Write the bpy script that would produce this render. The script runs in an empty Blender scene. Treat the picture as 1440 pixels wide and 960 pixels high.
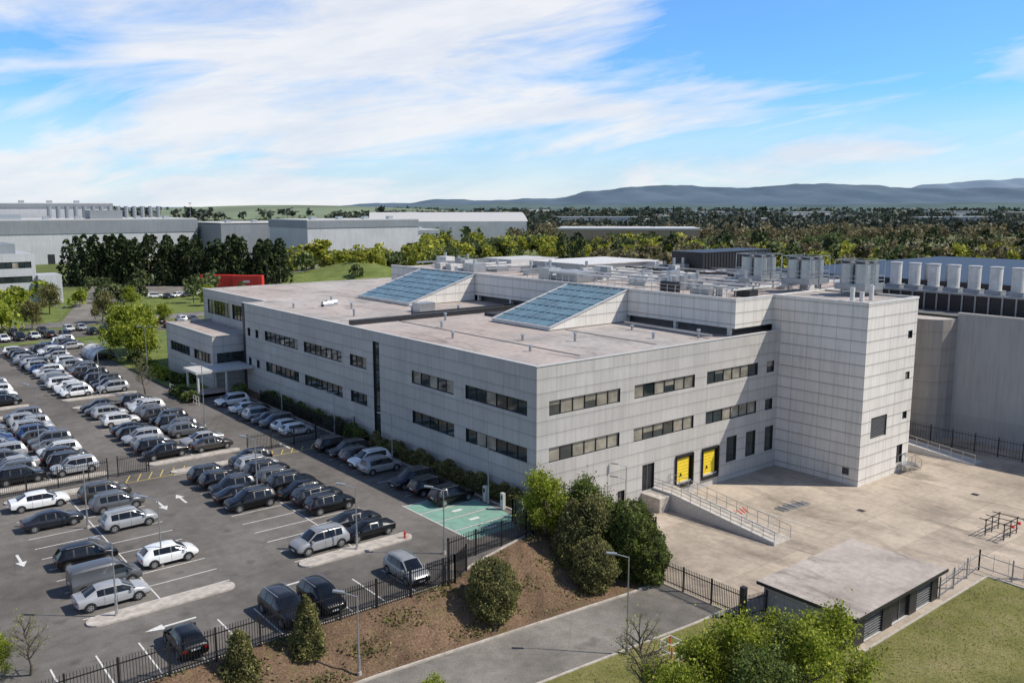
import bpy, math, random
import numpy as np
from mathutils import Vector
random.seed(7); rng=np.random.default_rng(11)
sc=bpy.context.scene
ZL=-3.1
def zl(x):
    return ZL if x>-1 else (-1.8 if x<-25 else ZL+(-1-x)/24*1.3)
def yf(x):
    pts=[(-200,-8.3),(-15,-8.3),(-12,-6.8),(-4,-4.6),(-1,-1.5),(3,-0.4)]
    for (a,b),(c,d) in zip(pts,pts[1:]):
        if a<=x<=c: return b+(d-b)*(x-a)/(c-a)
    return -0.4
def sm(t):
    t=max(0,min(1,t)); return t*t*(3-2*t)
# ---------------- materials ----------------
class M:
    def __init__(s,name,rough=.8,metal=0.,spec=.5):
        s.m=bpy.data.materials.new(name); s.m.use_nodes=True
        s.nt=s.m.node_tree; s.b=s.nt.nodes['Principled BSDF']
        s.b.inputs['Roughness'].default_value=rough; s.b.inputs['Metallic'].default_value=metal
        s.b.inputs['Specular IOR Level'].default_value=spec
        s._pos=None
    def n(s,t): return s.nt.nodes.new(t)
    def l(s,a,b): s.nt.links.new(a,b)
    def pos(s):
        if not s._pos: s._pos=s.n('ShaderNodeNewGeometry')
        return s._pos.outputs['Position']
    def set(s,inp,v):
        if isinstance(v,bpy.types.NodeSocket): s.l(v,inp)
        elif isinstance(v,(tuple,list)):
            inp.default_value=tuple(v)+((1,) if len(v)==3 and len(inp.default_value)==4 else ())
        else: inp.default_value=v
    def mapv(s,sx,sy,sz,rz=0,src=None):
        m=s.n('ShaderNodeMapping'); m.inputs['Scale'].default_value=(sx,sy,sz); m.inputs['Rotation'].default_value=(0,0,rz)
        s.l(src or s.pos(),m.inputs['Vector']); return m.outputs['Vector']
    def noise(s,scale,detail=4,rough=.55,vec=None,dist=0):
        t=s.n('ShaderNodeTexNoise'); t.inputs['Scale'].default_value=scale; t.inputs['Detail'].default_value=detail
        t.inputs['Roughness'].default_value=rough; t.inputs['Distortion'].default_value=dist
        s.l(vec or s.pos(),t.inputs['Vector']); return t.outputs['Fac']
    def ramp(s,f,stops):
        r=s.n('ShaderNodeValToRGB'); e=r.color_ramp.elements
        while len(e)<len(stops): e.new(.5)
        for i,(p,c) in enumerate(stops):
            e[i].position=p; e[i].color=tuple(c)+(1,) if not isinstance(c,(int,float)) else (c,c,c,1)
        s.l(f,r.inputs[0]); return r.outputs[0]
    def mix(s,f,a,b,mode='MIX'):
        x=s.n('ShaderNodeMix'); x.data_type='RGBA'; x.blend_type=mode
        s.set(x.inputs[0],f); s.set(x.inputs[6],a); s.set(x.inputs[7],b); return x.outputs[2]
    def ma(s,op,a,b=0.,c=None):
        x=s.n('ShaderNodeMath'); x.operation=op; s.set(x.inputs[0],a); s.set(x.inputs[1],b)
        if c is not None: s.set(x.inputs[2],c)
        return x.outputs[0]
    def xyz(s,v=None):
        x=s.n('ShaderNodeSeparateXYZ'); s.l(v or s.pos(),x.inputs[0]); return x.outputs
    def bump(s,h,strength=.3,dist=.05):
        b=s.n('ShaderNodeBump'); b.inputs['Strength'].default_value=strength; b.inputs['Distance'].default_value=dist
        s.l(h,b.inputs['Height']); s.l(b.outputs[0],s.b.inputs['Normal'])
    def col(s,v): s.set(s.b.inputs['Base Color'],v); return s.m
def plain(name,c,rough=.7,metal=0.,var=.15,scale=3.,spec=.5):
    k=M(name,rough,metal,spec)
    f=k.noise(scale,3)
    lo=tuple(x*(1-var) for x in c); hi=tuple(min(1,x*(1+var)) for x in c)
    return k.col(k.ramp(f,[(.3,lo),(.7,hi)]))
def asphalt(name,c=(.135,.124,.112)):
    k=M(name,.9,0,.2)
    big=k.noise(.07,6,.62); fine=k.noise(14,2); mid=k.noise(.9,5,.65)
    a=k.ramp(big,[(.32,tuple(x*.62 for x in c)),(.5,c),(.68,tuple(x*1.35 for x in c))])
    a=k.mix(.45,a,k.ramp(mid,[(.3,.35),(.7,.75)]),'OVERLAY')
    a=k.mix(.5,a,k.ramp(fine,[(.35,.3),(.65,.7)]),'OVERLAY')
    v=k.n('ShaderNodeTexVoronoi'); v.feature='DISTANCE_TO_EDGE'; v.inputs['Scale'].default_value=.13
    k.l(k.pos(),v.inputs['Vector'])
    cr=k.ramp(v.outputs['Distance'],[(.0,.55),(.010,1.)])
    a=k.mix(.3,a,cr,'MULTIPLY')
    st=k.ramp(k.noise(.45,3,.5,k.mapv(1,.25,1)),[(.25,.6),(.42,1.)])
    a=k.mix(.45,a,st,'MULTIPLY')
    oil=k.ramp(k.noise(.55,2,.4),[(.66,1.),(.74,.5)])
    a=k.mix(.5,a,oil,'MULTIPLY')
    return k.col(a)
def concrete(name,c,joint=5.,stain=.6,jw=.012,tone=.25,warm=None):
    k=M(name,.88,0,.25)
    a=k.ramp(k.noise(.12,6,.62),[(.3,tuple(x*.66 for x in c)),(.5,c),(.72,tuple(min(1,x*1.22) for x in c))])
    if warm: a=k.mix(k.ramp(k.noise(.06,5,.6),[(.42,0.),(.6,.8)]),a,warm)
    a=k.mix(.5,a,k.ramp(k.noise(1.6,5,.7),[(.3,.36),(.7,.66)]),'OVERLAY')
    st=k.ramp(k.noise(.35,6,.72,k.mapv(1,.35,1,.5),.8),[(.3,.42),(.5,1.)])
    a=k.mix(stain,a,st,'MULTIPLY')
    o=k.xyz()
    fx=k.ma('FRACT',k.ma('DIVIDE',o[0],joint)); fy=k.ma('FRACT',k.ma('DIVIDE',o[1],joint))
    j=k.ma('MAXIMUM',k.ma('LESS_THAN',fx,jw),k.ma('LESS_THAN',fy,jw))
    a=k.mix(k.ma('MULTIPLY',j,.45),a,(c[0]*.35,c[1]*.35,c[2]*.35))
    cv=k.n('ShaderNodeCombineXYZ'); k.l(k.ma('FLOOR',k.ma('DIVIDE',o[0],joint)),cv.inputs[0]); k.l(k.ma('FLOOR',k.ma('DIVIDE',o[1],joint)),cv.inputs[1])
    w=k.n('ShaderNodeTexWhiteNoise'); w.noise_dimensions='2D'; k.l(cv.outputs[0],w.inputs['Vector'])
    a=k.mix(tone,a,k.ramp(w.outputs['Value'],[(0,.35),(1,.65)]),'OVERLAY')
    return k.col(a)
def panels(name,c,pw=2.4,ph=1.3,seam=.036,seamc=.36,var=.45,off=0.,streak=.45):
    k=M(name,.5,.0,.4)
    g=k.n('ShaderNodeNewGeometry'); nn=k.xyz(g.outputs['Normal']); o=k.xyz()
    u=k.ma('ADD',k.ma('MULTIPLY',o[0],k.ma('ABSOLUTE',nn[1])),k.ma('MULTIPLY',o[1],k.ma('ABSOLUTE',nn[0])))
    uu=k.ma('DIVIDE',u,pw); vv=k.ma('DIVIDE',k.ma('ADD',o[2],off+50*ph),ph)
    jv=k.ma('LESS_THAN',k.ma('FRACT',uu),seam/pw); jh=k.ma('LESS_THAN',k.ma('FRACT',vv),seam*1.5/ph)
    j=k.ma('MAXIMUM',k.ma('MULTIPLY',jv,.65),jh)
    cv=k.n('ShaderNodeCombineXYZ'); k.l(k.ma('FLOOR',uu),cv.inputs[0]); k.l(k.ma('FLOOR',vv),cv.inputs[1])
    w=k.n('ShaderNodeTexWhiteNoise'); w.noise_dimensions='2D'; k.l(cv.outputs[0],w.inputs['Vector'])
    a=k.mix(var,c,k.ramp(w.outputs['Value'],[(0,.42),(1,.56)]),'OVERLAY')
    st=k.ramp(k.noise(1.,5,.65,k.mapv(2.2,2.2,.18)),[(.3,.62),(.55,1.)])
    a=k.mix(streak,a,st,'MULTIPLY')
    bl=k.ramp(k.noise(.12,4,.6),[(.3,.80),(.65,1.)])
    a=k.mix(.7,a,bl,'MULTIPLY')
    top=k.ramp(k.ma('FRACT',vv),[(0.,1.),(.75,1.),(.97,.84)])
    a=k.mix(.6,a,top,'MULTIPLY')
    a=k.mix(k.ma('MULTIPLY',j,.8),a,(c[0]*seamc,c[1]*seamc,c[2]*seamc))
    return k.col(a)
def glass(name,c,rough=.06,spec=.9,coat=.6):
    k=M(name,rough,0.,spec); 
    a=k.ramp(k.noise(.5,3,.6),[(.3,tuple(x*.5 for x in c)),(.7,tuple(x*1.5 for x in c))])
    k.b.inputs['Coat Weight'].default_value=coat; k.b.inputs['Coat Roughness'].default_value=.03
    return k.col(a)
def foliage(name,stops,trans=.3,patch=None):
    k=M(name,.6,0,.25)
    g=k.n('ShaderNodeNewGeometry')
    f=g.outputs['Random Per Island']
    a=k.ramp(f,stops)
    if patch: a=k.mix(.8,a,k.ramp(k.noise(patch,3,.6),[(.32,.22),(.68,.76)]),'OVERLAY')
    k.col(a)
    t=k.n('ShaderNodeBsdfTranslucent'); k.l(a,t.inputs[0])
    mx=k.n('ShaderNodeMixShader'); mx.inputs[0].default_value=trans
    k.l(k.b.outputs[0],mx.inputs[1]); k.l(t.outputs[0],mx.inputs[2])
    k.l(mx.outputs[0],k.nt.nodes['Material Output'].inputs[0])
    return k.m
m_asph=asphalt('asphalt'); m_road=asphalt('road_asphalt',(.18,.165,.145))
m_yard=concrete('yard_concrete',(.41,.345,.275),5.5,.7,.010,.35)
m_roof=concrete('roof_concrete',(.42,.385,.36),3.4,.7,.008,.2,(.39,.32,.28))
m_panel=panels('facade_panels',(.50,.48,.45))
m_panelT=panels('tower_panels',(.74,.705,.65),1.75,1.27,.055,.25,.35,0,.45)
m_panelR=panels('metal_cladding',(.36,.375,.39),3.,50,.03,.6,.1)
m_white=plain('white_cladding',(.60,.585,.56),.5,0,.15,1.2)
m_cop=plain('coping',(.5,.49,.47),.5,0,.1)
m_dark=plain('dark_metal',(.03,.03,.033),.45,.3,.3)
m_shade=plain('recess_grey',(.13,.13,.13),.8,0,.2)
m_black=plain('black_paint',(.012,.012,.013),.45,0,.3)
m_grey=plain('grey_metal',(.32,.33,.34),.4,.5,.15)
m_galv=plain('galvanised_steel',(.45,.46,.47),.35,.7,.12)
m_glass=glass('window_glass',(.025,.035,.035),.05,.7,.35); m_blind=glass('window_blinds',(.26,.24,.19),.15,.6)
m_sky=glass('skylight_glass',(.075,.15,.19),.22,.5,.3)
m_skybar=plain('skylight_bar',(.16,.26,.32),.4)
m_line=plain('line_paint',(.62,.61,.58),.7,0,.25,6)
m_yel=plain('yellow_shutter',(.80,.58,.02),.5,0,.08)
m_yline=plain('yellow_paint',(.55,.42,.10),.7,0,.25,5)
def worn(name,c,base):
    k=M(name,.8,0,.25); return k.col(k.mix(k.ramp(k.noise(1.1,6,.75),[(.35,.75),(.6,.1)]),c,base))
m_green=worn('green_bay_paint',(.20,.39,.31),(.17,.22,.19))
m_red=plain('red_paint',(.60,.03,.02),.5)
m_kerb=plain('kerb_concrete',(.42,.38,.33),.85,0,.25,2)
def soil():
    k=M('mulch',.95,0,.1)
    a=k.ramp(k.noise(7,6,.75),[(.28,(.06,.038,.024)),(.5,(.17,.11,.07)),(.72,(.33,.235,.16))])
    g=k.ramp(k.noise(.5,5,.7),[(.54,0.),(.66,1.)])
    a=k.mix(k.ma('MULTIPLY',g,.5),a,(.13,.12,.05))
    d=k.ramp(k.noise(.22,4,.6),[(.35,.6),(.6,1.1)])
    a=k.mix(.7,a,d,'MULTIPLY')
    k.bump(k.noise(6,5,.7),.9,.15)
    return k.col(a)
m_soil=soil()
def grassm(name,a1,a2,a3):
    k=M(name,.9,0,.15)
    a=k.ramp(k.noise(.25,6,.7),[(.3,a1),(.52,a2),(.72,a3)])
    a=k.mix(.6,a,k.ramp(k.noise(5,5,.75),[(.3,.25),(.7,.72)]),'OVERLAY')
    w=k.ramp(k.noise(.6,5,.7,None,.6),[(.55,0.),(.7,.6)])
    a=k.mix(w,a,(.23,.19,.10))
    k.bump(k.noise(9,4,.7),.8,.12)
    return k.col(a)
m_grass=grassm('lawn_grass',(.12,.125,.035),(.19,.185,.06),(.28,.24,.11))
m_verge=grassm('verge_grass',(.09,.13,.03),(.15,.19,.05),(.22,.24,.08))
def farground():
    k=M('field_ground',1,0,.05)
    v=k.n('ShaderNodeTexVoronoi'); v.inputs['Scale'].default_value=.0032; k.l(k.mapv(1,1,0,.4),v.inputs['Vector'])
    hs=k.xyz(v.outputs['Color'])
    a=k.ramp(hs[0],[(0,(.07,.09,.04)),(.35,(.13,.155,.055)),(.6,(.17,.17,.09)),(.8,(.08,.10,.045)),(1,(.25,.23,.14))])
    a=k.mix(.6,a,k.ramp(k.noise(.02,6,.7),[(.3,.3),(.7,.7)]),'OVERLAY')
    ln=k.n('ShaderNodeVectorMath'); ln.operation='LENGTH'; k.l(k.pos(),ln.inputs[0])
    h=k.ramp(k.ma('DIVIDE',ln.outputs['Value'],9000),[(.05,0.),(1.,.85)])  # distance haze painted into the colour, growing blue-grey away from the origin
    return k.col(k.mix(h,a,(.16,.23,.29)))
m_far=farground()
m_lime=foliage('lime_leaves',[(0,(.10,.14,.015)),(.5,(.27,.33,.03)),(1,(.46,.48,.08))],.45,1.0)
m_greenl=foliage('green_leaves',[(0,(.035,.055,.014)),(.5,(.11,.15,.03)),(1,(.24,.28,.07))],.35,1.1)
m_olive=foliage('olive_leaves',[(0,(.06,.06,.02)),(.5,(.18,.175,.06)),(1,(.34,.32,.13))],.35,1.2)
m_darkl=foliage('dark_leaves',[(0,(.014,.026,.010)),(.5,(.035,.055,.018)),(1,(.085,.11,.035))],.2,.3)
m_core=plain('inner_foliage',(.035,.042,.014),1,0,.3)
m_bark=plain('bark',(.15,.12,.09),.9,0,.3,8)
fl_lime=foliage('distant_lime',[(0,(.13,.15,.02)),(.5,(.31,.33,.045)),(1,(.50,.47,.09))],.4,.12)
fl_green=foliage('distant_green',[(0,(.045,.065,.022)),(.5,(.10,.13,.045)),(1,(.18,.21,.08))],.3,.12)
fl_brown=foliage('distant_brown',[(0,(.10,.085,.045)),(.5,(.20,.17,.09)),(1,(.31,.27,.15))],.3,.12)
fl_dark=foliage('distant_dark',[(0,(.03,.043,.034)),(.5,(.062,.077,.055)),(1,(.115,.12,.085))],.15,.02)
def carpaint():
    k=M('car_paint',.3,.2,.4)
    oi=k.n('ShaderNodeObjectInfo'); a=k.mix(.12,oi.outputs['Color'],k.ramp(k.noise(2,4,.6),[(.3,.3),(.7,.7)]),'OVERLAY')
    k.b.inputs['Coat Weight'].default_value=.4; k.b.inputs['Coat Roughness'].default_value=.06
    return k.col(a)
m_paint=carpaint(); m_cglass=glass('car_glass',(.010,.011,.012),.05,.5,.2)
m_tyre=plain('tyre',(.015,.015,.015),.9); m_rim=plain('wheel_rim',(.42,.43,.44),.3,.7)
m_head=plain('headlight',(.7,.72,.74),.1,.3); m_tail=plain('taillight',(.35,.01,.01),.2)
m_plate=plain('number_plate',(.7,.7,.66),.5)
# ---------------- mesh builder ----------------
class B:
    def __init__(s): s.v=[];s.f=[];s.mi=[];s.mats=[]
    def mid(s,m):
        if m not in s.mats: s.mats.append(m)
        return s.mats.index(m)
    def poly(s,pts,m):
        i=len(s.v); s.v+= [tuple(p) for p in pts]; s.f.append(tuple(range(i,i+len(pts)))); s.mi.append(s.mid(m))
    def hexa(s,P,m):
        i=len(s.v); s.v+=[tuple(p) for p in P]; k=s.mid(m)
        for q in ((0,3,2,1),(4,5,6,7),(0,1,5,4),(1,2,6,5),(2,3,7,6),(3,0,4,7)):
            s.f.append(tuple(i+a for a in q)); s.mi.append(k)
    def box(s,x0,x1,y0,y1,z0,z1,m):
        s.hexa([(x0,y0,z0),(x1,y0,z0),(x1,y1,z0),(x0,y1,z0),(x0,y0,z1),(x1,y0,z1),(x1,y1,z1),(x0,y1,z1)],m)
    def bar(s,p0,p1,w,h,m):
        p0=Vector(p0);p1=Vector(p1);d=(p1-p0).normalized()
        up=Vector((0,0,1)) if abs(d.z)<.95 else Vector((1,0,0))
        a=d.cross(up).normalized()*w/2; b=a.cross(d).normalized()*h/2
        s.hexa([p0-a-b,p0+a-b,p1+a-b,p1-a-b,p0-a+b,p0+a+b,p1+a+b,p1-a+b],m)
    def cyl(s,p0,p1,r0,r1,m,n=12,cap=True):
        p0=Vector(p0);p1=Vector(p1);d=(p1-p0).normalized()
        up=Vector((0,0,1)) if abs(d.z)<.95 else Vector((1,0,0))
        a=d.cross(up).normalized(); b=a.cross(d)
        i=len(s.v);k=s.mid(m)
        for p,r in ((p0,r0),(p1,r1)):
            for j in range(n):
                t=2*math.pi*j/n; s.v.append(tuple(p+a*(r*math.cos(t))+b*(r*math.sin(t))))
        for j in range(n):
            s.f.append((i+j,i+(j+1)%n,i+n+(j+1)%n,i+n+j)); s.mi.append(k)
        if cap:
            s.f.append(tuple(i+j for j in reversed(range(n)))); s.mi.append(k)
            s.f.append(tuple(i+n+j for j in range(n))); s.mi.append(k)
    def mesh(s,name,smooth=0):
        me=bpy.data.meshes.new(name); me.from_pydata(s.v,[],s.f)
        for m in s.mats: me.materials.append(m)
        me.polygons.foreach_set('material_index',s.mi)
        if smooth:
            me.polygons.foreach_set('use_smooth',[True]*len(s.f)); me.set_sharp_from_angle(angle=math.radians(smooth))
        me.update(); return me
    def obj(s,name,parent=None,smooth=0):
        o=bpy.data.objects.new(name,s.mesh(name,smooth)); sc.collection.objects.link(o)
        if parent: o.parent=parent
        return o
def empty(name,loc=(0,0,0)):
    e=bpy.data.objects.new(name,None); e.location=loc; sc.collection.objects.link(e); return e
def link(name,me,loc=(0,0,0),rz=0,s=1,parent=None):
    o=bpy.data.objects.new(name,me); o.location=loc; o.rotation_euler=(0,0,rz)
    o.scale=(s,s,s) if not isinstance(s,tuple) else s
    sc.collection.objects.link(o); 
    if parent:o.parent=parent
    return o
def np_mesh(name,V,F,mats,MI=None):
    me=bpy.data.meshes.new(name); V=np.asarray(V,dtype=np.float32);F=np.asarray(F,dtype=np.int32)
    me.vertices.add(len(V)); me.vertices.foreach_set('co',V.ravel())
    me.loops.add(F.size); me.loops.foreach_set('vertex_index',F.ravel())
    me.polygons.add(len(F)); me.polygons.foreach_set('loop_start',np.arange(0,F.size,4,dtype=np.int32))
    try: me.polygons.foreach_set('loop_total',np.full(len(F),4,dtype=np.int32))
    except Exception: pass
    for m in mats: me.materials.append(m)
    if MI is not None: me.polygons.foreach_set('material_index',np.asarray(MI,dtype=np.int32))
    me.update(calc_edges=True); me.validate(); return me
def sheet(name,pts,z,m,parent=None):
    b=B(); b.poly([(p[0],p[1],z if len(p)<3 else p[2]) for p in pts],m); return b.obj(name,parent)
def gridsheet(name,xs,y0f,y1f,ny,zf,m):
    b=B();k=b.mid(m)
    for x in xs:
        for j in range(ny+1):
            t=j/ny; y=y0f(x)+(y1f(x)-y0f(x))*t; b.v.append((x,y,zf(x,y,t)))
    for i in range(len(xs)-1):
        for j in range(ny):
            a=i*(ny+1)+j; b.f.append((a,a+ny+1,a+ny+2,a+1)); b.mi.append(k)
    return b.obj(name)
# ---------------- ground ----------------
xs=[-30000,-12000,-5000,-2000,-900,-400,-220,-150,-140,-130,-60,0,60,130,140,150,220,400,900,2000,5000,12000,30000]
ys=[-30000,-9000,-3000,-900,-300,-110,-100,-90,0,60,120,128,132,140,180,300,500,900,2000,5000,12000,30000]
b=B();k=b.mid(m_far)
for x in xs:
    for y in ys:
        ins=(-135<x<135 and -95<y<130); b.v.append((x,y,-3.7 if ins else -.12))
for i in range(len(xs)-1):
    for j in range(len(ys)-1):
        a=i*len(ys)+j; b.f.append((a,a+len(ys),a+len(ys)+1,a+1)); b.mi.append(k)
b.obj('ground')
sheet('parking_lot',[(-138,-8.1),(-15,-8.1),(-12,-6.6),(-4,-4.4),(-2.2,-2.8),(-2.2,64),(-9,75),(-9,134),(-138,134)],0,m_asph)
rx=[-138,-80]+[x for x in range(-50,2,2)]+[2.0]
gridsheet('access_road',rx,lambda x:-19.6,lambda x:-13.3,2,lambda x,y,t:zl(x)+.0,m_road)
bx=[-138+4*i for i in range(18)]+[-66+.8*i for i in range(86)]
bx=[x for x in bx if x<1.9]+[1.9]
nr=np.random.default_rng(3)
gridsheet('planted_bank',bx,lambda x:-13.15,lambda x:yf(x),9,lambda x,y,t:(zl(x)+.08)*(1-sm(t))+(.03)*sm(t)+(nr.normal()*.06 if 0<t<1 else 0),m_soil)
sheet('planting_bed',[(-4,-4.55),(-1,-1.5),(1.9,-.4),(1.9,0.5),(0,.5),(0,66),(-2.2,66),(-2.2,-2.9)],.06,m_soil)
sheet('service_yard',[(1.9,-95),(136,-95),(136,128),(1.9,128)],ZL-.02,m_yard)
lx=[-138,-80]+[x for x in range(-50,5,2)]
gridsheet('lawn',lx+[4.2],lambda x:-92,lambda x:-19.75 if x<1 else -22.2,3,lambda x,y,t:zl(x)+.05,m_grass)
sheet('lawn',[(4.2,-92),(23,-92),(23.4,-29.6),(4.2,-29.6)],ZL+.06,m_grass)
b=B()
for i in range(len(rx)-1):
    x0,x1=rx[i],rx[i+1]
    for ya,yb in ((-13.32,-13.14),(-19.78,-19.6)):
        b.hexa([(x0,ya,zl(x0)-.2),(x1,ya,zl(x1)-.2),(x1,yb,zl(x1)-.2),(x0,yb,zl(x0)-.2),(x0,ya,zl(x0)+.12),(x1,ya,zl(x1)+.12),(x1,yb,zl(x1)+.12),(x0,yb,zl(x0)+.12)],m_kerb)
b.box(4.2,23.4,-29.6,-29.42,ZL-.1,ZL+.12,m_kerb)
b.box(23.4,23.6,-92,-29.42,ZL-.1,ZL+.12,m_kerb)
b.obj('road_kerb')
b=B(); b.box(1.9,2.2,-12.6,0,ZL-.2,.25,m_kerb); b.obj('retaining_wall')
b=B()
b.box(-2.35,-2.2,-2.8,64,-.1,.12,m_kerb); b.bar((-4,-4.4,.02),(-2.3,-2.8,.02),.15,.2,m_kerb)
b.bar((-12,-6.7,.02),(-4,-4.45,.02),.15,.2,m_kerb); b.bar((-15,-8.15,.02),(-12,-6.7,.02),.15,.2,m_kerb); b.box(-138,-15,-8.25,-8.1,-.1,.12,m_kerb)
b.obj('parking_kerb')
# ---------------- markings ----------------
b=B()
def mk(x0,x1,y0,y1,m=m_line,z=.006): b.poly([(x0,y0,z),(x1,y0,z),(x1,y1,z),(x0,y1,z)],m)
P=2.55
def bayrow(xc,ya,yb,half=2.45):
    y=ya-P/2
    while y<=yb+P/2+.1:
        mk(xc-half,xc+half,y-.05,y+.05); y+=P
def spine(x,ya,yb): mk(x-.05,x+.05,ya-P/2,yb+P/2,z=.010)
for xc in (-15,-20,-30,-35): bayrow(xc,3.6,29.1)
spine(-17.5,3.6,29.1); spine(-32.5,3.6,29.1)
bayrow(-5.2,6.2,28.8,2.5)
bayrow(-5.8,37.5,60)
for xc in (-16,-21,-30,-35): bayrow(xc,37.5,66)
for xc in (-16,-21,-30,-35,-44,-49): bayrow(xc,77,126)
spine(-18.5,37.5,66);spine(-32.5,37.5,66);spine(-18.5,77,126);spine(-32.5,77,126)
x=-43
while x<-15.5: mk(x-.05,x+.05,-8,-3.2); x+=2.5
def arrow(x,y,d):
    s=1 if d>0 else -1
    b.poly([(x-.1,y-1.3*s,.006),(x+.1,y-1.3*s,.006),(x+.1,y+.5*s,.006),(x-.1,y+.5*s,.006)],m_line)
    b.poly([(x-.4,y+.5*s,.006),(x+.4,y+.5*s,.006),(x,y+1.6*s,.006)],m_line)
def arrowx(x,y,s):
    b.poly([(x-1.5*s,y-.1,.006),(x-1.5*s,y+.1,.006),(x+.6*s,y+.1,.006),(x+.6*s,y-.1,.006)],m_line)
    b.poly([(x+.6*s,y-.4,.006),(x+.6*s,y+.4,.006),(x+1.8*s,y,.006)],m_line)
arrow(-24.3,22.5,1);arrow(-26.3,22,-1);arrow(-38.8,16,-1);arrow(-9,33.5,1)
arrowx(-24,-1.2,1);arrowx(-33,-2,-1)
for i in range(6):
    b.bar((-12+i*1.2,30.6,.01),(-11+i*1.2,32.3,.01),.1,.004,m_yline)
    b.bar((-27+i*1.1,30.8,.01),(-26+i*1.1,33,.01),.1,.004,m_yline)
mk(-12.3,-4,30.5,30.6,m_yline);mk(-27.5,-19,30.6,30.7,m_yline)
b.obj('parking_markings')
b=B()
for i in range(4):
    y0=-2.6+i*2.6; b.poly([(-9.2,y0,.008),(-3.0,y0,.008),(-3.0,y0+2.35,.008),(-9.2,y0+2.35,.008)],m_green)
    mk(-9.2,-3.0,y0+2.40,y0+2.52,z=.012)
    mk(-6.6,-5.6,y0+1.0,y0+1.4,z=.012)
mk(-9.3,-9.2,-2.6,8.0); 
b.obj('charging_bay_markings')
def island(x0,x1,yc,w=.75):
    b=B();pts=[]
    for i in range(9):
        t=-math.pi/2+math.pi*i/8; pts.append((x1-w+w*math.cos(t),yc+w*math.sin(t)))
    for i in range(9):
        t=math.pi/2+math.pi*i/8; pts.append((x0+w+w*math.cos(t),yc+w*math.sin(t)))
    b.poly([(p[0],p[1],.13) for p in pts],m_kerb)
    for i in range(len(pts)):
        p,q=pts[i],pts[(i+1)%len(pts)]; b.poly([(p[0],p[1],-.05),(q[0],q[1],-.05),(q[0],q[1],.13),(p[0],p[1],.13)],m_kerb)
    b.obj('kerbed_island')
island(-22.5,-12.6,1.3);island(-37.5,-27.6,1.3);island(-22.5,-12.6,31.2,.6);island(-37.5,-27.6,31.2,.6)
island(-23.5,-13.6,35.4,.6);island(-37.5,-27.6,35.4,.6);island(-23.5,-13.5,68.6);island(-37.5,-27.6,68.6);island(-23.5,-13.5,74.6);island(-37.5,-27.6,74.6)
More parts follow.
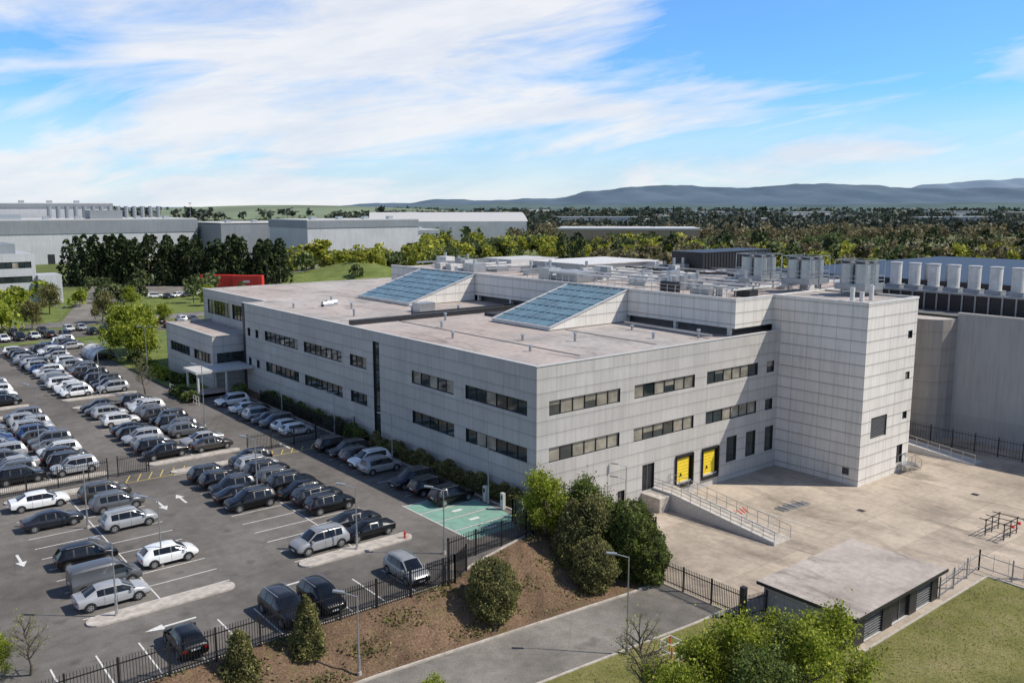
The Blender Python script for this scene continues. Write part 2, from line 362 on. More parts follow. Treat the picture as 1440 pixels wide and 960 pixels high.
# ---------------- walls with openings ----------------
def wall(b,axis,const,a0,a1,z0,z1,ops,m,out=-1,depth=.2,pane=1.5):
    def P3(a,z,d=0):
        c=const-out*d
        return (a,c,z) if axis=='x' else (c,a,z)
    A=sorted(set([a0,a1]+[o[0] for o in ops]+[o[1] for o in ops])); Z=sorted(set([z0,z1]+[o[2] for o in ops]+[o[3] for o in ops]))
    for i in range(len(A)-1):
        for j in range(len(Z)-1):
            ca=(A[i]+A[i+1])/2; cz=(Z[j]+Z[j+1])/2
            if any(o[0]<ca<o[1] and o[2]<cz<o[3] for o in ops): continue
            b.poly([P3(A[i],Z[j]),P3(A[i+1],Z[j]),P3(A[i+1],Z[j+1]),P3(A[i],Z[j+1])],m)
    for o in ops:
        l,r,lo,hi=o[:4]; kind=o[4] if len(o)>4 else 'w'
        b.poly([P3(l,lo),P3(r,lo),P3(r,lo,depth),P3(l,lo,depth)],m_cop)
        b.poly([P3(l,hi),P3(r,hi),P3(r,hi,depth),P3(l,hi,depth)],m_dark)
        for e in (l,r): b.poly([P3(e,lo),P3(e,hi),P3(e,hi,depth),P3(e,lo,depth)],m_dark)
        if kind=='w' or kind=='b':
            n=max(1,round((r-l)/pane)); w=(r-l)/n
            for i in range(n):
                mm=m_blind if random.random()<(.45 if kind=='b' else .1) else m_glass
                zm=hi-(hi-lo)*random.choice([0,0,.3,.5]) if mm is m_glass and kind=='b' else hi
                b.poly([P3(l+i*w,lo,depth),P3(l+i*w+w,lo,depth),P3(l+i*w+w,zm,depth),P3(l+i*w,zm,depth)],mm)
                if zm<hi: b.poly([P3(l+i*w,zm,depth),P3(l+i*w+w,zm,depth),P3(l+i*w+w,hi,depth),P3(l+i*w,hi,depth)],m_blind)
            for i in range(n+1):
                b.bar(P3(l+i*w,lo,depth*.8),P3(l+i*w,hi,depth*.8),.07,.07,m_dark)
            b.bar(P3(l,lo+.04,depth*.8),P3(r,lo+.04,depth*.8),.08,.08,m_dark)
            b.bar(P3(l,hi-.04,depth*.8),P3(r,hi-.04,depth*.8),.08,.08,m_dark)
        elif kind=='g':
            b.poly([P3(l,lo,depth),P3(r,lo,depth),P3(r,hi,depth),P3(l,hi,depth)],m_glass)
            z=lo
            while z<hi: b.bar(P3(l,z,depth*.8),P3(r,z,depth*.8),.06,.06,m_dark); z+=1.3
        elif kind=='y':
            b.poly([P3(l,lo,depth),P3(r,lo,depth),P3(r,hi,depth),P3(l,hi,depth)],m_black)
            b.poly([P3(l+.35,lo,depth-.05),P3(r-.35,lo,depth-.05),P3(r-.35,hi-.35,depth-.05),P3(l+.35,hi-.35,depth-.05)],m_yel)
            z=lo+.3
            while z<hi-.4: b.bar(P3(l+.35,z,depth-.07),P3(r-.35,z,depth-.07),.03,.03,m_yline); z+=.35
            b.bar(P3(l+1,lo+.6,depth-.08),P3(l+1,lo+.9,depth-.08),.25,.05,m_black)
            for e in (l,r): b.bar(P3(e,lo-.2,-.06),P3(e,hi+.1,-.06),.3,.1,m_black)
            b.bar(P3(l,hi,-.06),P3(r,hi,-.06),.1,.3,m_black)
            b.bar(P3(l,lo-.35,-.1),P3(r,lo-.35,-.1),.2,.35,m_black)
        else:
            b.poly([P3(l,lo,depth),P3(r,lo,depth),P3(r,hi,depth),P3(l,hi,depth)],m_dark)
            z=lo+.15
            if kind=='l':
                while z<hi: b.bar(P3(l,z,depth-.06),P3(r,z,depth-.06),.08,.04,m_grey); z+=.2
            else:
                c=(l+r)/2; b.bar(P3(c,lo,depth-.03),P3(c,hi,depth-.03),.05,.04,m_grey)
off=empty('office_building')
b=B(); R=12.9
ops=[(1.3,10.8,8.2,9.6),(12.8,20.6,8.2,9.6),(30.4,34.3,8.2,9.6),(36.4,46.7,8.2,9.6),(48.5,59.1,8.2,9.6),(61.4,62.4,8.2,9.4),(64.3,65.3,8.2,9.4)]
ops+=[(a,c,z-4.4,y-4.4) for a,c,z,y in ops]
ops+=[(27.4,28.8,.2,11.8,'g')]
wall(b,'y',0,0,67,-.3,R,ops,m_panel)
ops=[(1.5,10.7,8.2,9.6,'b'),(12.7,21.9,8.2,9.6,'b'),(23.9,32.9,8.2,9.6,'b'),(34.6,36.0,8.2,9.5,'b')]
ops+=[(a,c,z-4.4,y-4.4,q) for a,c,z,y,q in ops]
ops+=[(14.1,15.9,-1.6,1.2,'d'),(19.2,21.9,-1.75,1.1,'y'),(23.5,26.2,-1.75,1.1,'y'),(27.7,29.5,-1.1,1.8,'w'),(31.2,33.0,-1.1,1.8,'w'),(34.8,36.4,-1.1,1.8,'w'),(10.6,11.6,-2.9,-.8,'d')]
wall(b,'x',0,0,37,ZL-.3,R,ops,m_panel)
b.obj('outer_walls',off)
b=B(); TT=16.75; XE=47.8
wall(b,'y',37,-10.5,0,ZL-.3,TT,[(-9.4,-8.6,ZL+1,ZL+1.8,'l')],m_panelT)
wall(b,'x',-10.5,37,XE,ZL-.3,TT,[(39.0,42.4,1.8,4.2,'l'),(45.9,46.9,12.3,13.2),(45.9,46.9,7.6,8.5),(45.9,46.9,3.0,3.9),(45.1,46.4,ZL+1.0,ZL+3.2,'d')],m_panelT)
b.poly([(37.2,-10.3,TT-.05),(XE-.2,-10.3,TT-.05),(XE-.2,1.1,TT-.05),(37.2,1.1,TT-.05)],m_roof)
b.poly([(XE,-10.5,ZL-.3),(XE,1.2,ZL-.3),(XE,1.2,TT),(XE,-10.5,TT)],m_panelT); b.poly([(37,1.2,R-.3),(XE,1.2,R-.3),(XE,1.2,TT),(37,1.2,TT)],m_panelT)
b.poly([(37,0,R-.3),(37,1.2,R-.3),(37,1.2,TT),(37,0,TT)],m_panelT)
for q in ((36.95,XE+.05,-10.55,-10.25),(36.95,XE+.05,1,1.3)): b.box(q[0],q[1],q[2],q[3],TT+.003,TT+.2,m_white)
b.box(36.95,37.25,-10.25,1,TT+.003,TT+.2,m_white); b.box(XE-.25,XE+.05,-10.25,1,TT+.003,TT+.2,m_white)
b.obj('stair_tower',off)
b=B()
b.poly([(.3,.3,R-.25),(62,.3,R-.25),(62,93,R-.25),(3.8,93,R-.25),(3.8,67,R-.25),(.3,67,R-.25)],m_roof)
b.box(-.06,.32,-.06,67,R,R+.09,m_cop); b.box(.32,37,-.06,.32,R,R+.09,m_cop)
b.poly([(.32,.3,R-.3),(.32,67,R-.3),(.32,67,R),(.32,.3,R)],m_cop); b.poly([(.3,.32,R-.3),(37,.32,R-.3),(37,.32,R),(.3,.32,R)],m_cop)
b.box(3.4,3.8,67,93.2,R,R+.09,m_cop)
b.obj('roof',off)
b=B()
wall(b,'y',3.5,67,93,-.3,R,[(70,80,8.9,11.3,'w'),(81,91,8.9,11.3,'w')],m_panel)
b.box(3.55,62,93,93.2,-3.3,R,m_panel); b.box(61.8,62,1,93,-3.3,R,m_panel); b.box(48.3,61.8,.8,1,-3.3,R,m_panel)
wall(b,'x',67,0,3.5,-.3,R,[],m_panel,out=1)
b.box(-.05,.0,66.2,67.0,0,R,m_dark)
wall(b,'y',-4,69,90,-.3,8.0,[(70,77,3.7,5.2,'w'),(79,88,3.7,5.2,'w')],m_panel)
wall(b,'x',69,-4,3.5,-.3,8.0,[(-3.4,2.8,3.5,5.4,'w')],m_panel)
b.box(-4,3.5,89.9,90.05,-.3,8.,m_panel)
b.poly([(-4,69,7.6),(3.5,69,7.6),(3.5,90,7.6),(-4,90,7.6)],m_roof)
b.box(-4.05,-3.7,68.95,90,8.0,8.1,m_cop)
b.obj('north_wing',off)
b=B()
b.box(-8.5,-.1,63.5,68.8,3.6,3.95,m_cop)
for x,y in ((-8.1,64),(-8.1,68.2),(-4,64),(-4,68.2)): b.cyl((x,y,0),(x,y,3.6),.18,.18,m_cop)
for i in range(5): b.box(-8.6-.35*i,-2,64.5,68,-.05,.55-.13*i,m_kerb)
for i in range(12): b.box(-9.5,-9.44,60+i*1.1,60.06+i*1.1,.0,1.1,m_white)
b.box(-9.5,-9.44,60,72.2,1.1,1.15,m_white); b.box(-9.5,-9.44,60,72.2,.6,.64,m_white)
b.obj('entrance_canopy',off)
b=B(); T=16.8
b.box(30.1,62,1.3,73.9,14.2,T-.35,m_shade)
wall(b,'y',29.95,1.15,74.05,13.55,T,[],m_panelT); wall(b,'x',1.15,29.95,37,13.55,T,[],m_panelT)
b.box(29.9,30.3,1.1,74.1,T,T+.1,m_white); b.box(30.3,62,1.1,1.5,T,T+.1,m_white)
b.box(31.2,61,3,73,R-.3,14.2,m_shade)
b.poly([(30.3,1.5,T-.25),(62,1.5,T-.25),(62,74,T-.25),(30.3,74,T-.25)],m_roof)
for i in range(10): b.box(30.15,30.6,2+i*7.8,2.35+i*7.8,R-.25,13.9,m_white)
b.box(42,58,38,50,T-.2,18.2,m_cop); b.box(41.6,58.4,37.6,50.4,18.2,18.35,m_white)
b.box(44,54,58,66,T-.2,18.0,m_cop)
b.box(33,37,30,38,T-.2,17.9,m_grey)
b.obj('plant_deck',off)
def skylight(y0,y1,x0,x1):
    b=B(); za=R-.2; zb=T-.1
    b.poly([(x0,y0,za+.35),(x1,y0,zb),(x1,y1,zb),(x0,y1,za+.35)],m_sky)
    b.poly([(x0,y0,za),(x1,y0,za),(x1,y0,zb),(x0,y0,za+.35)],m_panelT)
    b.poly([(x0,y1,za),(x1,y1,za),(x1,y1,zb),(x0,y1,za+.35)],m_panelT)
    b.poly([(x0,y0,za),(x0,y1,za),(x0,y1,za+.35),(x0,y0,za+.35)],m_white)
    n=9
    for i in range(n+1):
        y=y0+(y1-y0)*i/n; w=.08 if 0<i<n else .3; mm=m_skybar if 0<i<n else m_cop
        b.bar((x0,y,za+.38),(x1,y,zb+.03),w,.08,mm)
    for i in range(8):
        t=i/7; x=x0+(x1-x0)*t; z=za+.39+(zb-za-.35)*t; b.bar((x,y0,z),(x,y1,z),.08 if i%7 else .25,.07,m_skybar if i%7 else m_cop)
    b.obj('skylight',off)
skylight(17.5,28.5,17,29.9); skylight(49.5,64.5,18,29.9)
b=B()
b.box(1.5,29.8,36.3,37.1,R-.25,R+.35,m_dark); b.box(12,29.8,39,39.5,R-.25,R+.25,m_dark); b.box(20,29.8,31,34,R-.25,R+.15,m_dark)
for x,y in ((6,8),(10,14),(5,20),(9,28),(14,10),(22,6),(25,12),(6,44),(10,52),(15,44),(20,40),(4,58),(12,62),(26,3),(13,33)):
    h=random.uniform(.5,.9); b.cyl((x,y,R-.25),(x,y,R+h-.25),.14,.14,m_grey,8); b.cyl((x,y,R+h-.25),(x,y,R+h-.1),.24,.2,m_galv,8)
for x,y in ((8,57),(9.4,58.5)): b.cyl((x,y,R),(x+1.6,y,R),.5,.5,m_galv,14); b.box(x,x+1.6,y-.4,y+.4,R-.25,R,m_grey)
b.box(15,17.5,42,44,R-.25,R+1.0,m_galv)
b.bar((27,2,R+.1),(28,16,R+.1),.25,.2,m_galv)
b.box(8,8.25,3,36,R-.245,R-.2,m_shade); b.box(19,19.2,3,17,R-.245,R-.2,m_shade)
b.obj('roof_vents',off)
b=B()
rr=random.Random(5)
for i in range(95):
    x=rr.uniform(31.5,60); y=rr.uniform(3,72)
    if 41<x<61 and 36<y<70: continue
    w,d,h=rr.uniform(.5,2.5),rr.uniform(.5,3),rr.uniform(.4,1.6)
    mm=rr.choice([m_galv,m_grey,m_white,m_cop,m_dark])
    b.box(x,x+w,y,y+d,T-.25,T+h,mm)
    if rr.random()<.4: b.cyl((x+w/2,y+d/2,T+h),(x+w/2,y+d/2,T+h+rr.uniform(.4,1.2)),.22,.22,m_galv,8)
for i in range(14):
    y=4+i*5; b.bar((32,y,T+.7),(60,y,T+.7),.25,.25,rr.choice([m_galv,m_white]))
for i in range(7):
    x=33+i*4; b.bar((x,3,T+.95),(x,36,T+.95),.3,.2,rr.choice([m_galv,m_white,m_dark]))
for i in range(30):
    y=2+i*1.25; b.bar((31,y,T-.2),(31,y,T+.9),.05,.05,m_galv)
b.bar((31,2,T+.9),(31,38.3,T+.9),.05,.05,m_galv);b.bar((31,2,T+.45),(31,38.3,T+.45),.04,.04,m_galv)
for y in (9.7,2.9,-4.2):
    z=T+.3 if y>0 else TT+.2
    for dx,dy in ((-1.5,-1.3),(1.4,-1.3),(-1.5,1.3),(1.4,1.3)): b.bar((46+dx,y+dy,z-.6),(46+dx,y+dy,z+.6),.15,.15,m_grey)
    b.box(44.0,48.0,y-1.9,y+1.9,z+.5,z+1.2,m_grey)
    for dx,dy in ((-.95,-.9),(.95,-.9),(-.95,.9),(.95,.9)):
        b.cyl((46+dx,y+dy,z+1.2),(46+dx,y+dy,z+3.5),.85,.85,m_galv,16); b.cyl((46+dx,y+dy,z+3.5),(46+dx,y+dy,z+3.75),.9,.6,m_dark,16)
    for e in (-1,1):
        for hh in (1.6,2.1,3.9): b.bar((43.9,y+e*1.95,z+hh),(48.1,y+e*1.95,z+hh),.06,.06,m_galv); b.bar((46+e*2.05,y-1.95,z+hh),(46+e*2.05,y+1.95,z+hh),.06,.06,m_galv)
        for xx in (43.9,46,48.1): b.bar((xx,y+e*1.95,z+.6),(xx,y+e*1.95,z+3.9),.07,.07,m_galv)
for x in (38,40,42): b.cyl((x,-8,TT),(x,-8,TT+1.0+.3*(x%4)),.25,.25,m_white,10)
for x in (33.,34.6,36.2,37.8): b.cyl((x,14,T-.2),(x,14,T+1.6),.55,.55,m_galv,12)
b.obj('rooftop_plant',off)
b=B()
b.box(55,72,26,32,14,20,m_black)
for i in range(24): b.box(55+i*.72,55.08+i*.72,25.93,26,14.5,20,m_dark)
b.box(54.9,72.1,25.9,32.1,20,20.15,m_dark)
b.obj('louvred_plant_enclosure',off)
# ---------------- ramp and dock ----------------
ramp=empty('access_ramp')
b=B(); XA,XB,YE=15.9,18.4,-14.6
def rz_(y): return -1.65 if y>-2.5 else -1.65+(y+2.5)/(-2.5-YE)*1.42
for ya,yb in ((-2.5,-.01),(YE,-2.5)):
    za,zb=rz_(ya),rz_(yb)
    b.hexa([(XA,ya,ZL-.2),(XB,ya,ZL-.2),(XB,yb,ZL-.2),(XA,yb,ZL-.2),(XA,ya,za),(XB,ya,za),(XB,yb,zb),(XA,yb,zb)],m_kerb)
    b.hexa([(XA-.25,ya,ZL-.2),(XA,ya,ZL-.2),(XA,yb,ZL-.2),(XA-.25,yb,ZL-.2),(XA-.25,ya,za+.25),(XA,ya,za+.25),(XA,yb,zb+.25),(XA-.25,yb,zb+.25)],m_cop)
b.box(14,XA-.25,-2.5,-.01,ZL-.2,-1.65,m_kerb)
b.obj('ramp_slab',ramp)
b=B()
for xx in (XA-.12,XB-.1):
    for i in range(13):
        y=-.1-i*1.2; b.cyl((xx,y,rz_(y)),(xx,y,rz_(y)+1.2),.028,.028,m_grey,6)
    for h in ((.5,.85,1.2) if xx<17 else (.6,1.2)):
        b.bar((xx,-.1,rz_(0)+h),(xx,-2.5,rz_(0)+h),.04,.04,m_grey); b.bar((xx,-2.5,rz_(0)+h),(xx,YE+.1,rz_(YE)+h),.04,.04,m_grey)
b.obj('ramp_railing',ramp)
def kst(name,x,y):
    st=empty(name)
    b=B()
    for i in range(5): b.box(x+i*.3,x+i*.3+.3,y-1.2,y,ZL+1.0-.2*i-.05,ZL+1.0-.2*i,m_galv)
    b.box(x-1.6,x,y-1.2,y,ZL+.95,ZL+1.0,m_galv)
    for yy in (y-1.2,y):
        b.bar((x-1.6,yy,ZL+2),(x,yy,ZL+2),.05,.05,m_galv); b.bar((x,yy,ZL+2),(x+1.5,yy,ZL+1.1),.05,.05,m_galv)
        for xx,h0,h1 in ((x-1.6,0,2),(x-.8,0,2),(x,0,2),(x+1.5,0,1.1)): b.bar((xx,yy,ZL+h0),(xx,yy,ZL+h1),.05,.05,m_galv)
    b.obj('steps',st)
kst('metal_staircase',47.1,-10.6)
b=B()
b.hexa([(55,-15,ZL-.1),(57,-15,ZL-.1),(57,-2,ZL-.1),(55,-2,ZL-.1),(55,-15,ZL+.1),(57,-15,ZL+.1),(57,-2,ZL+1.4),(55,-2,ZL+1.4)],m_cop)
for i in range(10): 
    y=-15+i*1.4; z=ZL+.1+1.3*i*1.4/13; b.bar((55.1,y,z),(55.1,y,z+1.1),.05,.05,m_galv)
b.bar((55.1,-15,ZL+1.2),(55.1,-2,ZL+2.5),.06,.06,m_galv); b.bar((55.1,-15,ZL+.7),(55.1,-2,ZL+2.0),.05,.05,m_galv)
b.obj('loading_ramp')
# ---------------- shed ----------------
sh=empty('storage_shed'); b=B()
m_block=panels('shed_blockwork',(.38,.37,.36),.9,.45,.02,.6,.3)
wall(b,'y',4,-28.8,-21.6,ZL,-.85,[],m_block)
wall(b,'x',-28.8,4,16.4,ZL,-.85,[(5.5,8.0,ZL+.02,-1.2,'l'),(9.4,11.9,ZL+.02,-1.2,'d'),(13,15.4,ZL+.02,-1.2,'l')],m_dark)
b.box(4.05,16.4,-28.55,-21.6,ZL,-.87,m_block)
b.obj('walls',sh)
m_shroof=concrete('shed_roof_felt',(.40,.35,.31),2.6,.9,.006,.1)
b=B(); b.box(3.6,16.9,-29.2,-21.2,-.85,-.68,m_shroof); b.box(3.55,16.95,-29.25,-29.2,-.9,-.66,m_dark); b.box(3.55,3.6,-29.2,-21.2,-.9,-.66,m_dark); b.obj('roof',sh)
# ---------------- east building ----------------
eb=empty('warehouse_building'); b=B()
wall(b,'y',66,-60,-7,ZL-.3,13.2,[],m_panelR); wall(b,'x',-60,66,140,ZL-.3,13.2,[],m_panelR)
b.poly([(66,-60,12.9),(140,-60,12.9),(140,14,12.9),(66,14,12.9)],m_shade)
b.box(65.9,66.4,-60,-7,13.2,13.4,m_cop)
m_mesh=panels('perforated_cladding',(.33,.30,.27),1.4,2.2,.05,.6,.3)
pts=[(66,-7.0),(64.5,-6.9),(63.3,-6.4),(62.5,-5.5),(62,-4.2),(62,12),(66,12)]
for p,q in zip(pts,pts[1:]): b.poly([(p[0],p[1],ZL-.3),(q[0],q[1],ZL-.3),(q[0],q[1],12.6),(p[0],p[1],12.6)],m_mesh)
b.poly([(p[0],p[1],12.6) for p in pts],m_roof)
b.box(71,140,-58,11.9,12.9,15.2,m_dark); b.box(70.8,140,-58.2,12,15.2,15.45,m_grey)
b.box(77,140,-58,30,15.4,16.4,m_dark)
for i in range(40): b.box(70.85,70.98,-58+i*1.7,-57.8+i*1.7,12.9,15.2,m_grey)
b.box(62,140,12.1,60,ZL,12.5,m_panelR)
for i in range(10):
    y=5.5-i*2.75; b.cyl((73.5,y,15.4),(73.5,y,18.9),.78,.78,m_white,18); b.cyl((73.5,y,18.9),(73.5,y,19.05),.85,.85,m_cop,18); b.box(72.5,74.5,y-1,y+1,15.4,15.9,m_grey)
for i in range(6): b.cyl((80,4-i*3.1,16.),(80,4-i*3.1,18.6),.5,.5,m_galv,12)
b.obj('walls_and_roof',eb)
# ---------------- fences ----------------
def fence(name,pts,h=2.1,m=m_black,sp=.17,pw=.065,zf=lambda x,y:0.,post=2.75):
    b=B()
    for (xa,ya),(xb,yb) in zip(pts,pts[1:]):
        L=math.hypot(xb-xa,yb-ya); n=max(1,int(L/sp)); dx,dy=(xb-xa)/L,(yb-ya)/L
        for i in range(n):
            x=xa+dx*i*sp;y=ya+dy*i*sp;z=zf(x,y); b.bar((x,y,z+.08),(x,y,z+h),pw,.02,m)
        n=int(L/post)+1
        for i in range(n+1):
            t=min(L,i*post); x=xa+dx*t;y=ya+dy*t;z=zf(x,y)
            b.bar((x,y,z-.1),(x,y,z+h+.05),.1,.1,m)
            if i<n and t<L:
                t2=min(L,t+post);x2=xa+dx*t2;y2=ya+dy*t2;z2=zf(x2,y2)
                for q in (.3,h-.35): b.bar((x,y,z+q),(x2,y2,z2+q),.05,.06,m)
    return b.obj(name)
fence('palisade_fence',[(-60,-8.45),(-15,-8.45),(-13.2,-7.4)])
fence('palisade_fence',[(-15.6,-8.6),(-13.6,-5.6),(-4.5,-4.9),(-4.2,-1.8),(0,-.6)])
fence('palisade_fence',[(-60,33.3),(-28,33.3)]); fence('palisade_fence',[(-27,33.4),(-24,33.4)])
fence('palisade_fence',[(-13.5,33.3),(-.2,33.3)])
fence('palisade_fence',[(-1.9,33.3),(-1.9,57)],1.6)
fence('sliding_gate',[(2,-12.8),(2,-21.0)],2.0,m_dark,.16,.05,lambda x,y:ZL)
b=B()
for y in (-12.6,-21.2): b.box(1.8,2.2,y-.2,y+.2,ZL,ZL+2.4,m_kerb if y>-13 else m_dark)
b.obj('gate_post')
fence('mesh_fence',[(2,-21.4),(3.9,-21.9)],1.8,m_dark,.12,.03,lambda x,y:ZL)
fence('mesh_fence',[(16.5,-28.9),(24.6,-28.4),(23.8,-36)],1.7,m_grey,1.2,.03,lambda x,y:ZL)
fence('mesh_fence',[(2.4,-28.8),(4,-28.8)],1.7,m_dark,.12,.03,lambda x,y:ZL)
fence('mesh_fence',[(2.05,-12.5),(2.05,-.2)],1.9,m_dark,.3,.03,lambda x,y:.25)
fence('boundary_fence',[(60.8,-40),(60.8,0)],2.4,m_dark,.35,.03,lambda x,y:ZL)
# ---------------- street lamps ----------------
def lampmesh(h,arms):
    b=B(); b.cyl((0,0,0),(0,0,.25),.16,.14,m_kerb,10); b.cyl((0,0,.2),(0,0,1.3),.10,.09,m_galv,10); b.cyl((0,0,1.3),(0,0,h),.06,.04,m_galv,10)
    for a in arms:
        c,s=math.cos(a),math.sin(a)
        b.cyl((0,0,h-.05),(c*.9,s*.9,h+.22),.03,.025,m_galv,8)
        b.bar((c*.8,s*.8,h+.22),(c*1.5,s*1.5,h+.30),.26,.1,m_galv)
    return b.mesh('lamp',30)
l1=lampmesh(5.2,[2.4]); l2=lampmesh(7.6,[2.2,2.2+math.pi]); l3=lampmesh(6.9,[2.5])
for x,y in ((-33,20),(-30.6,8),(-35.6,1.3),(-18,20),(-17.6,1.3),(-12.6,-3.6),(-2.5,33.9),(-2.7,3.6),(-3,20),(-2.8,48)):
    link('street_lamp',l1,(x,y,0))
link('street_lamp',l1,(7.5,-4,ZL)); link('street_lamp',l1,(10.5,-1.2,ZL))
for x,y in ((-13,48),(-31.5,47),(-18.5,74.6),(-32.5,74.6),(-18.5,100),(-8,88),(-30,120),(-12,128)): link('street_lamp',l2,(x,y,0))
link('street_lamp',l3,(-9.2,-20.1,zl(-9))); link('street_lamp',l1,(-25.2,-12.6,zl(-25)+.1))
b=B(); b.cyl((0,0,0),(0,0,.5),.08,.08,m_red,10); b.cyl((0,0,.5),(0,0,.6),.1,.04,m_red,10); b.cyl((-.15,0,.35),(.15,0,.35),.045,.045,m_red,8); b.cyl((0,0,0),(0,0,.06),.12,.12,m_red,10)
link('fire_hydrant',b.mesh('hyd',30),(-13.4,.9,.13))
b=B(); b.box(-.15,.15,-.2,.2,0,1.5,m_cop); b.box(-.17,-.15,-.12,.12,.9,1.3,m_glass); ch=b.mesh('charger')
for i in range(3): link('charging_post',ch,(-2.75,-1.2+i*2.6,.05))
# ---------------- cars ----------------
def carmesh(kind):
    st={ 'suv':[(-2.25,.50,.80,.84,.78,.62),(-2.2,.36,.93,.98,.87,.68),(-2.1,.30,1.03,1.09,.91,.70),(-1.84,.28,1.05,1.54,.925,.62),(-1.6,.26,1.05,1.61,.93,.65),(-1.05,.24,1.04,1.65,.935,.66),(-.95,.24,1.04,1.655,.935,.66),(-.1,.24,1.02,1.66,.935,.67),(0,.24,1.02,1.66,.935,.67),(.55,.24,1.0,1.61,.93,.66),(1.25,.25,.98,1.04,.92,.74),(1.75,.28,.93,1.0,.90,.72),(2.08,.32,.82,.89,.86,.66),(2.22,.38,.66,.72,.76,.55)],
     'hatch':[(-2.05,.48,.76,.8,.76,.6),(-2.0,.34,.88,.92,.84,.64),(-1.9,.28,.95,1.0,.87,.66),(-1.5,.24,.97,1.36,.89,.58),(-1.2,.22,.97,1.43,.895,.60),(-.85,.2,.96,1.46,.9,.62),(-.77,.2,.96,1.46,.9,.62),(.0,.2,.93,1.47,.9,.62),(.08,.2,.93,1.47,.9,.62),(.5,.2,.92,1.43,.895,.61),(1.25,.22,.89,.95,.88,.68),(1.65,.25,.82,.89,.86,.66),(1.95,.28,.70,.77,.81,.58),(2.08,.34,.58,.63,.72,.5)],
     'saloon':[(-2.35,.48,.78,.82,.76,.62),(-2.28,.34,.92,.97,.85,.68),(-1.75,.28,.95,1.03,.89,.70),(-1.05,.24,.95,1.38,.9,.57),(-.75,.22,.95,1.43,.905,.59),(-.62,.2,.95,1.44,.91,.61),(-.55,.2,.95,1.44,.91,.61),(.12,.2,.93,1.45,.91,.62),(.2,.2,.93,1.45,.91,.62),(.6,.2,.92,1.41,.905,.61),(1.35,.22,.89,.96,.89,.70),(1.85,.25,.83,.90,.87,.68),(2.2,.28,.72,.78,.82,.6),(2.35,.34,.58,.63,.72,.5)],
     'van':[(-2.5,.42,1.0,1.05,.86,.8),(-2.48,.34,1.05,1.85,.93,.80),(-2.4,.3,1.05,1.92,.95,.82),(-2.3,.28,1.05,1.95,.95,.83),(-1.6,.26,1.05,1.97,.95,.83),(-.7,.24,1.05,1.98,.95,.83),(-.6,.24,1.05,1.98,.95,.83),(.25,.24,1.05,1.97,.95,.83),(.35,.24,1.05,1.97,.95,.82),(1.0,.24,1.05,1.88,.94,.78),(1.75,.25,1.05,1.15,.93,.78),(2.15,.28,.95,1.05,.9,.74),(2.4,.32,.80,.88,.86,.68),(2.5,.38,.62,.68,.76,.55)]}[kind]
    b=B(); pa,gl,bk=m_paint,m_cglass,m_black
    rows=[]
    for (x,lo,be,tp,w,wt) in st:
        wt=min(wt,w*.93); cab=tp-be
        g=.93*w
        h=[(0,lo),(w*.88,lo),(w*.985,lo+.1),(w,lo+.45*(be-lo)),(w*.985,be-.07),(g,be),(g+(wt*1.03-g)*.88,be+cab*.84),(wt*.9,be+cab*.97),(wt*.5,tp+.008),(0,tp+.015)]
        i=len(b.v); 
        full=h+[(-y,z) for y,z in h[-2:0:-1]]
        for y,z in full: b.v.append((x,y,z))
        rows.append((i,len(full)))
    n=rows[0][1]
    sg={4:gl,5:bk,6:gl,7:bk,8:gl,9:gl}
    if kind=='van': sg={8:gl,9:gl}
    if kind=='saloon': sg[3]=gl
    for r in range(len(rows)-1):
        a,c=rows[r][0],rows[r+1][0]
        for j in range(n):
            s=j if j<9 else n-1-j
            m=pa
            if s==0 or s==1: m=bk
            elif s==5: m=sg.get(r,pa)
            elif s in(7,8) and r in ((2,9) if kind!='van' else (9,)): m=gl
            b.f.append((a+j,c+j,c+(j+1)%n,a+(j+1)%n)); b.mi.append(b.mid(m))
    b.f.append(tuple(rows[0][0]+j for j in range(n))); b.mi.append(b.mid(pa))
    b.f.append(tuple(rows[-1][0]+j for j in reversed(range(n)))); b.mi.append(b.mid(bk))
    xr,xf=st[0][0],st[-1][0]; W=max(s[4] for s in st); wr=.35 if kind in('suv','van') else .32
    for ax in (xr+.82,xf-.84):
        for s in (-1,1):
            pts=[]
            for i in range(13):
                t=-.35+(math.pi+.7)*i/12; pts.append((ax+(wr+.07)*math.cos(t),s*(W+.004),wr+(wr+.07)*math.sin(t)))
            b.poly(pts if s<0 else pts[::-1],bk)
            b.cyl((ax,s*(W-.22),wr),(ax,s*(W+.012),wr),wr,wr*.97,m_tyre,20)
            b.cyl((ax,s*(W),wr),(ax,s*(W+.018),wr),wr*.66,wr*.62,m_rim,16)
            for i in range(5):
                t=2*math.pi*i/5+.6; 
                b.cyl((ax+wr*.42*math.cos(t),s*(W+.0),wr+wr*.42*math.sin(t)),(ax+wr*.42*math.cos(t),s*(W+.021),wr+wr*.42*math.sin(t)),wr*.13,wr*.13,bk,6)
    fz=st[-2][2]-.05; rz=st[1][2]-.12
    for s in (-1,1):
        b.hexa([(xf-.42,s*.83*W/.93,fz-.04),(xf-.10,s*.60,fz-.12),(xf-.06,s*.58,fz+.0),(xf-.36,s*.84*W/.93,fz+.07)]+[(xf-.44,s*.80,fz-.0),(xf-.16,s*.58,fz-.02),(xf-.14,s*.56,fz+.05),(xf-.40,s*.80,fz+.10)],m_head)
        b.box(xr-.012,xr+.16,s*.66-.13,s*.66+.13,rz-.08,rz+.07,m_tail)
        mx=st[9][0]+.48; b.box(mx-.09,mx+.09,s*(W+.02)-.09,s*(W+.02)+.09,st[10][2]+.0,st[10][2]+.15,pa)
    b.box(xf-.01,xf+.012,-.26,.26,.42,.52,m_plate); b.box(xr-.014,xr+.01,-.26,.26,rz-.05,rz+.06,m_plate)
